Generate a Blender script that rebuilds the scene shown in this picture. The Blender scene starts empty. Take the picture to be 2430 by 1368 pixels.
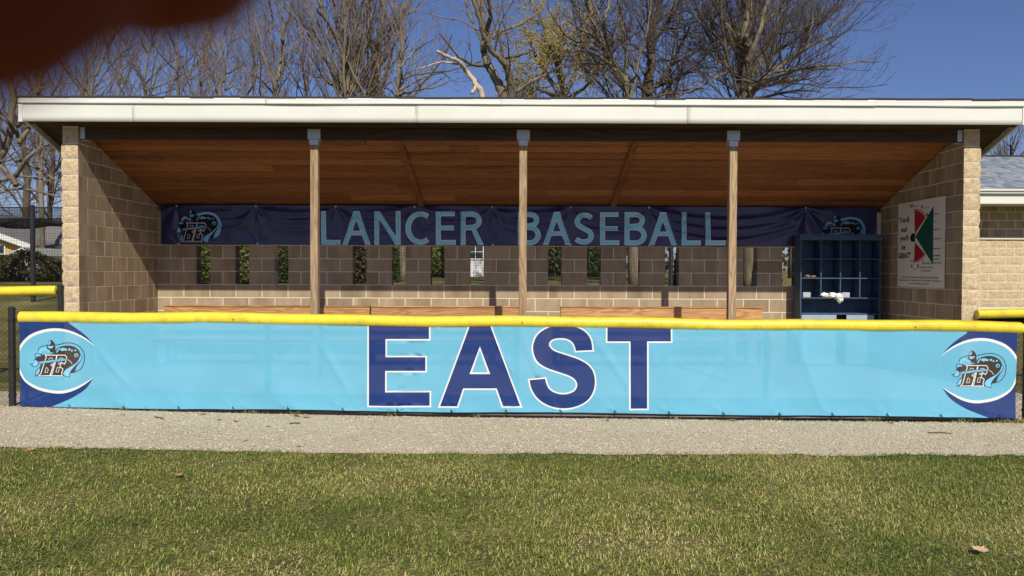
import bpy, bmesh, math, random
import numpy as np
from mathutils import Vector, Matrix, noise
from mathutils.geometry import delaunay_2d_cdt

random.seed(7); np.random.seed(7)
S = bpy.context.scene
COL = S.collection
R = math.radians

# ------------------------------------------------------------------ camera, sky, sun, exposure
CZ = 1.43
FPX = 1820.0                                   # focal length in photograph pixels (2430 wide)
cam_d = bpy.data.cameras.new('camera'); cam = bpy.data.objects.new('camera', cam_d); COL.objects.link(cam)
CROT = Matrix.Rotation(R(90 - 1.2), 3, 'X') @ Matrix.Rotation(R(0.2), 3, 'Z')
cam.matrix_world = Matrix.Translation((0, 0, CZ)) @ CROT.to_4x4()
cam_d.sensor_width = 36; cam_d.lens = 36 * FPX / 2430
cam_d.clip_start = 0.002; cam_d.clip_end = 2000
cam_d.dof.use_dof = True; cam_d.dof.focus_distance = 10.0; cam_d.dof.aperture_fstop = 18
S.camera = cam

TO_SUN = Vector((0.21, -1.0, 0.87)).normalized()
W = bpy.data.worlds.new('World'); S.world = W; W.use_nodes = True
nt = W.node_tree; nt.nodes.clear()
sky = nt.nodes.new('ShaderNodeTexSky'); sky.sky_type = 'NISHITA'; sky.sun_disc = False
sky.sun_elevation = math.asin(TO_SUN.z); sky.sun_rotation = math.atan2(TO_SUN.x, TO_SUN.y)
sky.altitude = 200; sky.air_density = 1.0; sky.dust_density = 0.8; sky.ozone_density = 5.0
bg = nt.nodes.new('ShaderNodeBackground'); bg.inputs['Strength'].default_value = 0.076
wo = nt.nodes.new('ShaderNodeOutputWorld')
tint = nt.nodes.new('ShaderNodeMix'); tint.data_type = 'RGBA'; tint.blend_type = 'MULTIPLY'; tint.inputs['Factor'].default_value = 1.0
tint.inputs['B'].default_value = (0.93, 0.90, 1.13, 1)          # the clear sky as this camera sees it, the same everywhere
nt.links.new(sky.outputs[0], tint.inputs['A']); nt.links.new(tint.outputs['Result'], bg.inputs[0]); nt.links.new(bg.outputs[0], wo.inputs[0])
sd = bpy.data.lights.new('sun', 'SUN'); sd.energy = 4.95; sd.angle = R(0.5); sd.color = (1.0, 0.93, 0.80)
sun = bpy.data.objects.new('sun', sd); COL.objects.link(sun)
sun.rotation_euler = TO_SUN.to_track_quat('Z', 'Y').to_euler(); sun.location = (4, -20, 18)
S.view_settings.view_transform = 'Standard'; S.view_settings.look = 'None'
S.view_settings.exposure = 0.0; S.view_settings.gamma = 1.0; S.view_settings.use_curve_mapping = False

# ------------------------------------------------------------------ helpers
def ray(px, py):
    return CROT @ Vector(((px - 1215) / FPX, -(py - 684) / FPX, -1.0))
def at(px, py, D):
    d = ray(px, py); t = D / d.y
    return Vector((d.x * t, D, CZ + d.z * t))
def at_x(px, py, X):
    d = ray(px, py); t = X / d.x
    return Vector((X, d.y * t, CZ + d.z * t))

def tag(o, label=None, cat=None, group=None, kind=None):
    if label: o['label'] = label
    if cat: o['category'] = cat
    if group: o['group'] = group
    if kind: o['kind'] = kind
    return o
def empty(name, loc=(0, 0, 0), rz=0.0, parent=None):
    o = bpy.data.objects.new(name, None); COL.objects.link(o)
    o.location = loc; o.rotation_euler = (0, 0, rz); o.empty_display_size = 0.2
    if parent: o.parent = parent
    return o
def link(name, me, parent=None, loc=None, rot=None):
    o = bpy.data.objects.new(name, me); COL.objects.link(o)
    if parent: o.parent = parent
    if loc is not None: o.location = loc
    if rot is not None: o.rotation_euler = rot
    return o
def copy_tree(o, parent=None):
    c = o.copy(); COL.objects.link(c)
    if parent: c.parent = parent
    for ch in o.children: copy_tree(ch, c)
    return c

class MB:
    def __init__(s): s.v = []; s.f = []; s.m = []
    def add(s, vs, fs, m=0):
        b = len(s.v); s.v.extend(vs)
        for f in fs: s.f.append([b + i for i in f]); s.m.append(m)
    def box(s, a, b, m=0):
        x0, y0, z0 = a; x1, y1, z1 = b
        s.add([(x0,y0,z0),(x1,y0,z0),(x1,y1,z0),(x0,y1,z0),(x0,y0,z1),(x1,y0,z1),(x1,y1,z1),(x0,y1,z1)],
              [(0,3,2,1),(4,5,6,7),(0,1,5,4),(1,2,6,5),(2,3,7,6),(3,0,4,7)], m)
    def hexa(s, p, m=0):        # 8 points ordered like box
        s.add([tuple(q) for q in p], [(0,3,2,1),(4,5,6,7),(0,1,5,4),(1,2,6,5),(2,3,7,6),(3,0,4,7)], m)
    def tube(s, pts, rad, n=6, m=0, cap=True):
        k = len(pts)
        if not hasattr(rad, '__len__'): rad = [rad] * k
        b = len(s.v)
        pts = [Vector(p) for p in pts]
        d0 = (pts[1] - pts[0]).normalized()
        u = d0.orthogonal().normalized()
        for i in range(k):
            d = (pts[min(i + 1, k - 1)] - pts[max(i - 1, 0)])
            d = d.normalized() if d.length > 1e-9 else d0
            u = (u - d * u.dot(d))
            u = u.normalized() if u.length > 1e-6 else d.orthogonal().normalized()
            w = d.cross(u)
            for j in range(n):
                a = 2 * math.pi * j / n
                q = pts[i] + (u * math.cos(a) + w * math.sin(a)) * rad[i]
                s.v.append((q.x, q.y, q.z))
        for i in range(k - 1):
            for j in range(n):
                j2 = (j + 1) % n
                s.f.append([b + i*n + j, b + i*n + j2, b + (i+1)*n + j2, b + (i+1)*n + j]); s.m.append(m)
        if cap and n > 2:
            s.f.append([b + j for j in range(n)][::-1]); s.m.append(m)
            s.f.append([b + (k-1)*n + j for j in range(n)]); s.m.append(m)
    def mesh(s, name, mats, smooth=False):
        me = bpy.data.meshes.new(name)
        me.from_pydata(s.v, [], s.f)
        if not isinstance(mats, (list, tuple)): mats = [mats]
        for m in mats: me.materials.append(m)
        if len(mats) > 1: me.polygons.foreach_set('material_index', s.m)
        if smooth: me.polygons.foreach_set('use_smooth', [True] * len(s.f))
        me.update(); return me
    def build(s, name, mats, parent=None, smooth=False, loc=None, rot=None):
        return link(name, s.mesh(name, mats, smooth), parent, loc, rot)

def bevbox(name, sx, sy, sz, bev, mat, seg=1):
    """a centred bevelled box mesh"""
    bm = bmesh.new(); bmesh.ops.create_cube(bm, size=1)
    for v in bm.verts: v.co = Vector((v.co.x * sx, v.co.y * sy, v.co.z * sz))
    bmesh.ops.bevel(bm, geom=bm.edges[:], offset=bev, segments=seg, affect='EDGES', profile=0.5)
    me = bpy.data.meshes.new(name); bm.to_mesh(me); bm.free(); me.materials.append(mat); return me

def np_mesh(name, V, F, k):
    """mesh from arrays: V (n,3), F (m,k)"""
    me = bpy.data.meshes.new(name)
    me.vertices.add(len(V)); me.vertices.foreach_set('co', np.asarray(V, np.float32).ravel())
    m = len(F); me.loops.add(m * k); me.loops.foreach_set('vertex_index', np.asarray(F, np.int32).ravel())
    me.polygons.add(m); me.polygons.foreach_set('loop_start', np.arange(0, m * k, k, dtype=np.int32))
    me.update(calc_edges=True); me.validate(); return me

# ------------------------------------------------------------------ materials
def nodes(name):
    m = bpy.data.materials.new(name); m.use_nodes = True
    t = m.node_tree; p = t.nodes['Principled BSDF']
    return m, t, p
def N(t, typ, **kw):
    n = t.nodes.new(typ)
    for k, v in kw.items(): setattr(n, k, v)
    return n
def mottle(name, c1, c2, scale=8, rough=0.9, bump=0.0, bscale=60, rnd=0.0, spec=0.3, detail=6, stretch=(1,1,1),
           c3=None, s3=2.0, f3=0.5, metal=0.0, rnd_seed=True, bdist=0.01):
    m, t, p = nodes(name); L = t.links.new
    tc = N(t, 'ShaderNodeTexCoord'); mp = N(t, 'ShaderNodeMapping'); mp.inputs['Scale'].default_value = stretch
    oi = N(t, 'ShaderNodeObjectInfo')
    L(tc.outputs['Object'], mp.inputs['Vector'])
    if rnd_seed:
        ml = N(t, 'ShaderNodeMath', operation='MULTIPLY'); ml.inputs[1].default_value = 37.0
        cb = N(t, 'ShaderNodeCombineXYZ'); L(oi.outputs['Random'], ml.inputs[0])
        L(ml.outputs[0], cb.inputs[0]); L(ml.outputs[0], cb.inputs[2]); L(cb.outputs[0], mp.inputs['Location'])
    n1 = N(t, 'ShaderNodeTexNoise'); n1.inputs['Scale'].default_value = scale; n1.inputs['Detail'].default_value = detail
    n1.inputs['Roughness'].default_value = 0.65
    L(mp.outputs[0], n1.inputs['Vector'])
    cr = N(t, 'ShaderNodeValToRGB'); cr.color_ramp.elements[0].position = 0.32; cr.color_ramp.elements[1].position = 0.68
    cr.color_ramp.elements[0].color = (*c1, 1); cr.color_ramp.elements[1].color = (*c2, 1)
    L(n1.outputs['Fac'], cr.inputs['Fac']); out = cr.outputs['Color']
    if c3:
        n3 = N(t, 'ShaderNodeTexNoise'); n3.inputs['Scale'].default_value = s3; n3.inputs['Detail'].default_value = 4
        L(mp.outputs[0], n3.inputs['Vector'])
        r3 = N(t, 'ShaderNodeMapRange'); r3.inputs['From Min'].default_value = 0.5; r3.inputs['From Max'].default_value = 0.68
        r3.inputs['To Max'].default_value = f3; L(n3.outputs['Fac'], r3.inputs['Value'])
        mx = N(t, 'ShaderNodeMix', data_type='RGBA'); mx.inputs['B'].default_value = (*c3, 1)
        L(r3.outputs[0], mx.inputs['Factor']); L(out, mx.inputs['A']); out = mx.outputs['Result']
    if rnd > 0:
        mr = N(t, 'ShaderNodeMapRange'); mr.inputs['To Min'].default_value = 1 - rnd; mr.inputs['To Max'].default_value = 1 + rnd
        L(oi.outputs['Random'], mr.inputs['Value'])
        hs = N(t, 'ShaderNodeHueSaturation'); L(mr.outputs[0], hs.inputs['Value']); L(out, hs.inputs['Color']); out = hs.outputs['Color']
    L(out, p.inputs['Base Color'])
    p.inputs['Roughness'].default_value = rough; p.inputs['Specular IOR Level'].default_value = spec; p.inputs['Metallic'].default_value = metal
    if bump > 0:
        n2 = N(t, 'ShaderNodeTexNoise'); n2.inputs['Scale'].default_value = bscale; n2.inputs['Detail'].default_value = 5
        L(mp.outputs[0], n2.inputs['Vector'])
        b = N(t, 'ShaderNodeBump'); b.inputs['Strength'].default_value = bump; b.inputs['Distance'].default_value = bdist
        L(n2.outputs['Fac'], b.inputs['Height']); L(b.outputs[0], p.inputs['Normal'])
    return m
def wood(name, c1, c2, axis='X', scale=1.0, rough=0.75, rnd=0.15, dark=(0.05,0.025,0.01), ring=9.0, knots=0.6):
    m, t, p = nodes(name); L = t.links.new
    tc = N(t, 'ShaderNodeTexCoord'); mp = N(t, 'ShaderNodeMapping'); oi = N(t, 'ShaderNodeObjectInfo')
    sc = {'X': (0.10, 1, 1), 'Z': (1, 1, 0.10), 'Y': (1, 0.10, 1)}[axis]
    mp.inputs['Scale'].default_value = [a * scale for a in sc]
    ml = N(t, 'ShaderNodeMath', operation='MULTIPLY'); ml.inputs[1].default_value = 23.0
    cb = N(t, 'ShaderNodeCombineXYZ'); L(oi.outputs['Random'], ml.inputs[0])
    for i in range(3): L(ml.outputs[0], cb.inputs[i])
    L(cb.outputs[0], mp.inputs['Location']); L(tc.outputs['Object'], mp.inputs['Vector'])
    n0 = N(t, 'ShaderNodeTexNoise'); n0.inputs['Scale'].default_value = 3.5; n0.inputs['Detail'].default_value = 2
    L(mp.outputs[0], n0.inputs['Vector'])
    mm = N(t, 'ShaderNodeMath', operation='MULTIPLY'); mm.inputs[1].default_value = ring; L(n0.outputs['Fac'], mm.inputs[0])
    fr = N(t, 'ShaderNodeMath', operation='PINGPONG'); fr.inputs[1].default_value = 0.5; L(mm.outputs[0], fr.inputs[0])
    n1 = N(t, 'ShaderNodeTexNoise'); n1.inputs['Scale'].default_value = 45; n1.inputs['Detail'].default_value = 4; L(mp.outputs[0], n1.inputs['Vector'])
    ad = N(t, 'ShaderNodeMath', operation='MULTIPLY_ADD'); ad.inputs[1].default_value = 1.1; L(fr.outputs[0], ad.inputs[0])
    m2 = N(t, 'ShaderNodeMath', operation='MULTIPLY'); m2.inputs[1].default_value = 0.6; L(n1.outputs['Fac'], m2.inputs[0]); L(m2.outputs[0], ad.inputs[2])
    cr = N(t, 'ShaderNodeValToRGB'); e = cr.color_ramp.elements
    e[0].position = 0.15; e[0].color = (*c2, 1); e[1].position = 0.8; e[1].color = (*c1, 1)
    L(ad.outputs[0], cr.inputs['Fac'])
    # knots and stains
    n3 = N(t, 'ShaderNodeTexNoise'); n3.inputs['Scale'].default_value = 2.2; n3.inputs['Detail'].default_value = 3; L(mp.outputs[0], n3.inputs['Vector'])
    r3 = N(t, 'ShaderNodeMapRange'); r3.inputs['From Min'].default_value = 0.56; r3.inputs['From Max'].default_value = 0.74; r3.inputs['To Max'].default_value = knots
    L(n3.outputs['Fac'], r3.inputs['Value'])
    mx = N(t, 'ShaderNodeMix', data_type='RGBA'); mx.inputs['B'].default_value = (*dark, 1)
    L(r3.outputs[0], mx.inputs['Factor']); L(cr.outputs[0], mx.inputs['A'])
    mr = N(t, 'ShaderNodeMapRange'); mr.inputs['To Min'].default_value = 1 - rnd; mr.inputs['To Max'].default_value = 1 + rnd; L(oi.outputs['Random'], mr.inputs['Value'])
    hs = N(t, 'ShaderNodeHueSaturation'); L(mr.outputs[0], hs.inputs['Value']); L(mx.outputs['Result'], hs.inputs['Color'])
    L(hs.outputs[0], p.inputs['Base Color']); p.inputs['Roughness'].default_value = rough; p.inputs['Specular IOR Level'].default_value = 0.25
    b = N(t, 'ShaderNodeBump'); b.inputs['Strength'].default_value = 0.35; b.inputs['Distance'].default_value = 0.004
    L(ad.outputs[0], b.inputs['Height']); L(b.outputs[0], p.inputs['Normal'])
    return m
def print_mat(name, c, see=0.0, rough=0.6, weave=0.0, spec=0.25):
    """printed vinyl; see = share of light let straight through by the mesh holes"""
    m, t, p = nodes(name); L = t.links.new
    tc = N(t, 'ShaderNodeTexCoord'); n = N(t, 'ShaderNodeTexNoise'); n.inputs['Scale'].default_value = 1.7; n.inputs['Detail'].default_value = 5
    L(tc.outputs['Object'], n.inputs['Vector'])
    mr = N(t, 'ShaderNodeMapRange'); mr.inputs['To Min'].default_value = 0.9; mr.inputs['To Max'].default_value = 1.08; L(n.outputs['Fac'], mr.inputs['Value'])
    hs = N(t, 'ShaderNodeHueSaturation'); hs.inputs['Color'].default_value = (*c, 1); L(mr.outputs[0], hs.inputs['Value'])
    L(hs.outputs[0], p.inputs['Base Color']); p.inputs['Roughness'].default_value = rough; p.inputs['Specular IOR Level'].default_value = spec
    nb = N(t, 'ShaderNodeTexNoise'); nb.inputs['Scale'].default_value = 400; L(tc.outputs['Object'], nb.inputs['Vector'])
    b = N(t, 'ShaderNodeBump'); b.inputs['Strength'].default_value = 0.15; b.inputs['Distance'].default_value = 0.002
    L(nb.outputs['Fac'], b.inputs['Height']); L(b.outputs[0], p.inputs['Normal'])
    if see > 0:
        tr = N(t, 'ShaderNodeBsdfTransparent'); mix = N(t, 'ShaderNodeMixShader'); mix.inputs[0].default_value = see
        o = t.nodes['Material Output']; L(p.outputs[0], mix.inputs[1]); L(tr.outputs[0], mix.inputs[2]); L(mix.outputs[0], o.inputs['Surface'])
    return m
def attr_mat(name, stops, rough=0.8, spec=0.2, patch=None, attr='tint', trans=0.0):
    """colour by a per-piece random attribute run through a ramp, shifted by a patch noise in object space"""
    m, t, p = nodes(name); L = t.links.new
    a = N(t, 'ShaderNodeAttribute'); a.attribute_name = attr
    val = a.outputs['Fac']
    if patch:
        tc = N(t, 'ShaderNodeTexCoord'); n = N(t, 'ShaderNodeTexNoise'); n.inputs['Scale'].default_value = patch[0]; n.inputs['Detail'].default_value = 5
        n.inputs['Roughness'].default_value = 0.6
        L(tc.outputs['Object'], n.inputs['Vector'])
        mr = N(t, 'ShaderNodeMapRange'); mr.inputs['From Min'].default_value = 0.35; mr.inputs['From Max'].default_value = 0.7
        mr.inputs['To Min'].default_value = -patch[1]; mr.inputs['To Max'].default_value = patch[1]; L(n.outputs['Fac'], mr.inputs['Value'])
        ad = N(t, 'ShaderNodeMath', operation='ADD'); L(val, ad.inputs[0]); L(mr.outputs[0], ad.inputs[1]); val = ad.outputs[0]
    cr = N(t, 'ShaderNodeValToRGB'); e = cr.color_ramp.elements
    while len(e) < len(stops): e.new(0.5)
    for i, (pos, c) in enumerate(stops): e[i].position = pos; e[i].color = (*c, 1)
    L(val, cr.inputs['Fac']); L(cr.outputs[0], p.inputs['Base Color'])
    p.inputs['Roughness'].default_value = rough; p.inputs['Specular IOR Level'].default_value = spec
    if trans > 0:
        tl = N(t, 'ShaderNodeBsdfTranslucent'); L(cr.outputs[0], tl.inputs[0]); mix = N(t, 'ShaderNodeMixShader'); mix.inputs[0].default_value = trans
        o = t.nodes['Material Output']; L(p.outputs[0], mix.inputs[1]); L(tl.outputs[0], mix.inputs[2]); L(mix.outputs[0], o.inputs['Surface'])
    return m

M = {}
M['block'] = mottle('smooth_block', (0.285,0.215,0.135), (0.41,0.32,0.21), 5, 0.92, 0.25, 180, rnd=0.10, c3=(0.20,0.14,0.075), s3=3.2, f3=0.6, stretch=(1,1,0.3))
M['split'] = mottle('split_face_block', (0.46,0.355,0.215), (0.66,0.525,0.34), 26, 0.95, 0.7, 70, rnd=0.05, c3=(0.30,0.215,0.125), s3=18, f3=0.5, bdist=0.02)
M['mortar'] = mottle('mortar', (0.64,0.56,0.43), (0.74,0.66,0.53), 30, 0.95, 0.3, 200, rnd_seed=False)
M['ceil'] = wood('stained_cedar', (0.315,0.128,0.043), (0.185,0.070,0.023), 'X', 2.6, 0.6, rnd=0.28, dark=(0.07,0.022,0.008), knots=0.55)
M['batten'] = wood('batten_wood', (0.25,0.10,0.033), (0.13,0.045,0.015), 'Y', 1.3, 0.65)
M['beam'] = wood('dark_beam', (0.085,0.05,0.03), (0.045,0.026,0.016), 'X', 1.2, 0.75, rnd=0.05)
M['post'] = wood('weathered_post', (0.42,0.30,0.18), (0.20,0.13,0.075), 'Z', 2.4, 0.85, rnd=0.1, dark=(0.11,0.07,0.04), knots=0.7)
M['bench'] = wood('bench_pine', (0.50,0.29,0.125), (0.27,0.125,0.045), 'X', 2.2, 0.7, rnd=0.12, dark=(0.15,0.06,0.02))
M['bench_end'] = wood('bench_end_grain', (0.17,0.10,0.05), (0.09,0.05,0.025), 'Z', 2.4, 0.8)
M['fascia'] = mottle('white_aluminium', (0.66,0.665,0.60), (0.70,0.705,0.645), 1.2, 0.45, 0.05, 4, rnd=0.02, c3=(0.62,0.61,0.52), s3=2.0, f3=0.25)
M['steel'] = mottle('galvanised_steel', (0.42,0.46,0.50), (0.58,0.62,0.66), 40, 0.45, 0, metal=0.35)
M['black'] = mottle('black_coated_steel', (0.012,0.013,0.014), (0.03,0.03,0.03), 30, 0.45, 0.1, 90, spec=0.4)
M['net'] = mottle('black_net', (0.012,0.013,0.015), (0.022,0.022,0.024), 30, 0.8)
M['yellow'] = mottle('yellow_plastic_pipe', (0.76,0.63,0.045), (0.83,0.71,0.07), 3, 0.4, 0, spec=0.45, rnd_seed=False, c3=(0.55,0.42,0.08), s3=9, f3=0.45)
M['navy_locker'] = mottle('navy_paint', (0.040,0.070,0.125), (0.060,0.10,0.17), 12, 0.55, 0.1, 60, c3=(0.10,0.13,0.18), s3=9, f3=0.25)
M['pale_panel'] = mottle('pale_blue_panel', (0.25,0.34,0.46), (0.32,0.42,0.54), 8, 0.6)
M['cloth'] = mottle('white_cloth', (0.68,0.69,0.64), (0.80,0.80,0.76), 20, 0.9, 0.4, 60)
M['paper'] = mottle('white_paper', (0.40,0.43,0.46), (0.48,0.50,0.52), 6, 0.8)
M['concrete'] = mottle('concrete_floor', (0.33,0.285,0.22), (0.42,0.365,0.29), 4, 0.9, 0.3, 90, rnd_seed=False)
M['shingle_dark'] = mottle('dark_shingle', (0.03,0.03,0.034), (0.06,0.06,0.065), 60, 0.95, 0.4, 200)
M['bark'] = mottle('grey_bark', (0.095,0.076,0.052), (0.22,0.18,0.122), 7, 0.95, 0.8, 30, stretch=(1,1,0.25), bdist=0.03, c3=(0.33,0.29,0.20), s3=1.6, f3=0.5)
M['bark_dark'] = mottle('dark_bark', (0.06,0.046,0.034), (0.14,0.11,0.078), 7, 0.95, 0.8, 30, stretch=(1,1,0.25), bdist=0.03)
M['bark_pale'] = mottle('pale_dead_wood', (0.36,0.28,0.19), (0.58,0.48,0.36), 5, 0.9, 0.5, 30, stretch=(1,1,0.3))
M['twig'] = mottle('grey_brown_twig', (0.16,0.12,0.085), (0.29,0.225,0.16), 1.5, 0.95)
M['twig_red'] = mottle('reddish_twig', (0.13,0.10,0.080), (0.24,0.19,0.15), 1.5, 0.95)
M['twig_dark'] = mottle('dark_twig', (0.07,0.053,0.042), (0.135,0.105,0.08), 1.5, 0.95)
M['twig_yellow'] = mottle('yellow_willow_twig', (0.28,0.215,0.08), (0.46,0.36,0.15), 1.5, 0.95)
M['bud'] = mottle('red_bud', (0.16,0.08,0.075), (0.27,0.14,0.12), 3, 0.9)
M['bud_y'] = mottle('yellow_bud', (0.30,0.24,0.06), (0.45,0.36,0.10), 3, 0.9)
M['dryleaf'] = mottle('dry_leaf', (0.25,0.13,0.05), (0.42,0.25,0.11), 40, 0.9, rnd=0.25)
M['paleleaf'] = mottle('pale_dry_leaf', (0.50,0.34,0.19), (0.66,0.48,0.29), 40, 0.9)
M['stick'] = mottle('grey_stick', (0.05,0.035,0.025), (0.12,0.085,0.06), 40, 0.95)
M['siding_y'] = mottle('yellow_siding', (0.62,0.40,0.10), (0.72,0.48,0.14), 4, 0.8)
M['siding_w'] = mottle('white_siding', (0.68,0.68,0.66), (0.78,0.78,0.76), 4, 0.7)
M['siding_g'] = mottle('grey_siding', (0.24,0.25,0.22), (0.32,0.33,0.29), 4, 0.8)
M['redbrick'] = mottle('red_brick', (0.30,0.11,0.08), (0.42,0.20,0.15), 12, 0.9)
M['roofgrey'] = mottle('grey_roofing', (0.14,0.135,0.13), (0.22,0.21,0.20), 14, 0.95, 0.4, 60)
M['glass'] = mottle('dark_glass', (0.02,0.025,0.03), (0.05,0.055,0.06), 3, 0.1, spec=0.6)

# ------------------------------------------------------------------ terrain
def sstep(a, b, x):
    t = min(max((x - a) / (b - a), 0), 1); return t * t * (3 - 2 * t)
BY = [-60, 13, 18, 26, 40, 100, 400]; BZ = [0, 0, 0.69, 1.02, 1.12, 1.25, 2.0]
def yF_(x): return 7.585 - 0.0333 * x              # line of the front fence
def gz(x, y):
    g = -0.013 + 0.058 * min(max((-x - 0.5) / 4.5, 0), 1) ** 1.5
    g -= .014 * math.exp(-((y - yF_(x) - .05) / .14) ** 2) * sstep(-4.9, -3.5, x)
    g *= 1 - sstep(8.6, 10.0, y)
    return g + float(np.interp(y, BY, BZ)) * (1 - .85 * sstep(5, 8, x) * (1 - sstep(24, 30, y)))
def sheet(name, xs, ys, zoff, mat, zf=gz, edge=None):
    mb = MB()
    for y in ys:
        for x in xs:
            yy = y
            if edge: yy = edge(x, y)
            mb.v.append((x, yy, zf(x, yy) + zoff))
    nx = len(xs)
    for j in range(len(ys) - 1):
        for i in range(nx - 1):
            mb.f.append([j*nx+i, j*nx+i+1, (j+1)*nx+i+1, (j+1)*nx+i]); mb.m.append(0)
    return tag(mb.build(name, mat, smooth=True), kind='structure')

# lawn soil: colour only, patches of green and straw
def ground_mat():
    m, t, p = nodes('lawn_ground'); L = t.links.new
    tc = N(t, 'ShaderNodeTexCoord')
    n1 = N(t, 'ShaderNodeTexNoise'); n1.inputs['Scale'].default_value = 1.1; n1.inputs['Detail'].default_value = 8; n1.inputs['Roughness'].default_value = 0.7
    n2 = N(t, 'ShaderNodeTexNoise'); n2.inputs['Scale'].default_value = 45; n2.inputs['Detail'].default_value = 4
    for n in (n1, n2): L(tc.outputs['Object'], n.inputs['Vector'])
    ad = N(t, 'ShaderNodeMath', operation='MULTIPLY_ADD'); ad.inputs[1].default_value = 0.6; L(n2.outputs['Fac'], ad.inputs[0])
    ml = N(t, 'ShaderNodeMath', operation='MULTIPLY'); ml.inputs[1].default_value = 0.7; L(n1.outputs['Fac'], ml.inputs[0]); L(ml.outputs[0], ad.inputs[2])
    cr = N(t, 'ShaderNodeValToRGB'); e = cr.color_ramp.elements; e.new(0.5)
    for i, (q, c) in enumerate([(0.42, (0.065,0.075,0.02)), (0.62, (0.13,0.125,0.04)), (0.84, (0.34,0.27,0.12))]): e[i].position = q; e[i].color = (*c, 1)
    L(ad.outputs[0], cr.inputs['Fac']); L(cr.outputs[0], p.inputs['Base Color']); p.inputs['Roughness'].default_value = 1; p.inputs['Specular IOR Level'].default_value = 0.1
    b = N(t, 'ShaderNodeBump'); b.inputs['Strength'].default_value = 0.8; b.inputs['Distance'].default_value = 0.05; L(n2.outputs['Fac'], b.inputs['Height']); L(b.outputs[0], p.inputs['Normal'])
    return m
def gravel_mat():
    m, t, p = nodes('gravel'); L = t.links.new
    tc = N(t, 'ShaderNodeTexCoord')
    v = N(t, 'ShaderNodeTexVoronoi'); v.inputs['Scale'].default_value = 120; L(tc.outputs['Object'], v.inputs['Vector'])
    n = N(t, 'ShaderNodeTexNoise'); n.inputs['Scale'].default_value = 1.6; n.inputs['Detail'].default_value = 7; L(tc.outputs['Object'], n.inputs['Vector'])
    sp = N(t, 'ShaderNodeSeparateColor'); L(v.outputs['Color'], sp.inputs[0])
    ad = N(t, 'ShaderNodeMath', operation='MULTIPLY_ADD'); ad.inputs[1].default_value = 0.55; L(sp.outputs[0], ad.inputs[0])
    ml = N(t, 'ShaderNodeMath', operation='MULTIPLY'); ml.inputs[1].default_value = 0.5; L(n.outputs['Fac'], ml.inputs[0]); L(ml.outputs[0], ad.inputs[2])
    cr = N(t, 'ShaderNodeValToRGB'); e = cr.color_ramp.elements; e.new(0.5)
    for i, (q, c) in enumerate([(0.10, (0.36,0.295,0.195)), (0.5, (0.60,0.515,0.36)), (0.88, (0.74,0.66,0.50))]): e[i].position = q; e[i].color = (*c, 1)
    L(ad.outputs[0], cr.inputs['Fac']); L(cr.outputs[0], p.inputs['Base Color']); p.inputs['Roughness'].default_value = 1; p.inputs['Specular IOR Level'].default_value = 0.15
    b = N(t, 'ShaderNodeBump'); b.inputs['Strength'].default_value = 0.9; b.inputs['Distance'].default_value = 0.012; L(v.outputs['Distance'], b.inputs['Height']); L(b.outputs[0], p.inputs['Normal'])
    return m
M['lawn'] = ground_mat(); M['gravel'] = gravel_mat()
xs = sorted(set(list(np.linspace(-8, 8, 65)) + [-400,-250,-150,-90,-60,-40,-25,-16,-11, 11,16,25,40,60,90,150,250,400]))
ys = [-60,-30,-12,-5] + list(np.linspace(-2, 14, 49)) + [15,16,17,18,20,22,24,26,30,35,40,60,80,100,150,250,400]
sheet('ground', xs, ys, 0, M['lawn'])
def gedge(x, y):
    if y < 6.2: return y + 0.07 * noise.noise((x * 1.7, 0, 3)) + 0.055 * noise.noise((x * 6, 2, 3)) + 0.025 * noise.noise((x * 23, 2, 3))
    if y > 8.5: return y + 0.12 * noise.noise((x * 1.1, 5, 3))
    return y
sheet('gravel_path', list(np.linspace(-14, 14, 561)), [6.03, 6.3, 6.7, 7.1, 7.3, 7.4, 7.5, 7.6, 7.7, 7.8, 7.9, 8.1, 8.3, 8.7], 0.006, M['gravel'], edge=gedge)
fl = MB(); fl.box((-5.75, 8.5, -0.15), (5.98, 12.1, 0.02)); tag(fl.build('dugout_floor', M['concrete']), kind='structure')

# ------------------------------------------------------------------ the dugout
DF, DB = 9.80, 11.97            # front faces of the side walls, face of the back wall
XL, XR = -5.53, 5.75            # inner faces of the side walls
TH = 0.20; CH = 0.2032; J = 0.0125
def zc(y): return 2.445 + 0.375 * (12.03 - y)      # underside of the sloping ceiling
dug = tag(empty('dugout', (0, 10.5, 0)), 'open fronted tan block dugout with white fascia and sloping wood ceiling', 'dugout')
dug.location = (0, 0, 0)

blk_full = bevbox('concrete_block', 2*CH - J, TH - 0.004, CH - J, 0.0025, M['block'])
blk_half = bevbox('concrete_block', CH - J, TH - 0.004, CH - J, 0.0025, M['block'])
SLOTS = [3, 6, 9, 15, 18, 21, 24, 30, 33, 36, 39, 45, 48]
NH = 55
bw = MB()                        # mortar core: strips between the slots, set back from the block faces
def xh(i): return XL + i * CH
zb = zc(DB + TH) - 0.02
xe = XR - 0.002
bw.box((XL + .002, DB + 0.0045, 0.0), (xe, DB + TH - 0.006, 6 * CH))
bw.box((XL + .002, DB + 0.0045, 9 * CH), (xe, DB + TH - 0.006, zb))
edges = [XL + .002]
for s in SLOTS: edges += [xh(s) - J/2, xh(s + 1) + J/2]
edges.append(xe)
for a, b in zip(edges[0::2], edges[1::2]): bw.box((a, DB + 0.0045, 6 * CH), (b, DB + TH - 0.006, 9 * CH))
back = bw.build('back_wall', M['mortar'], dug)
low = MB()
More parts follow.
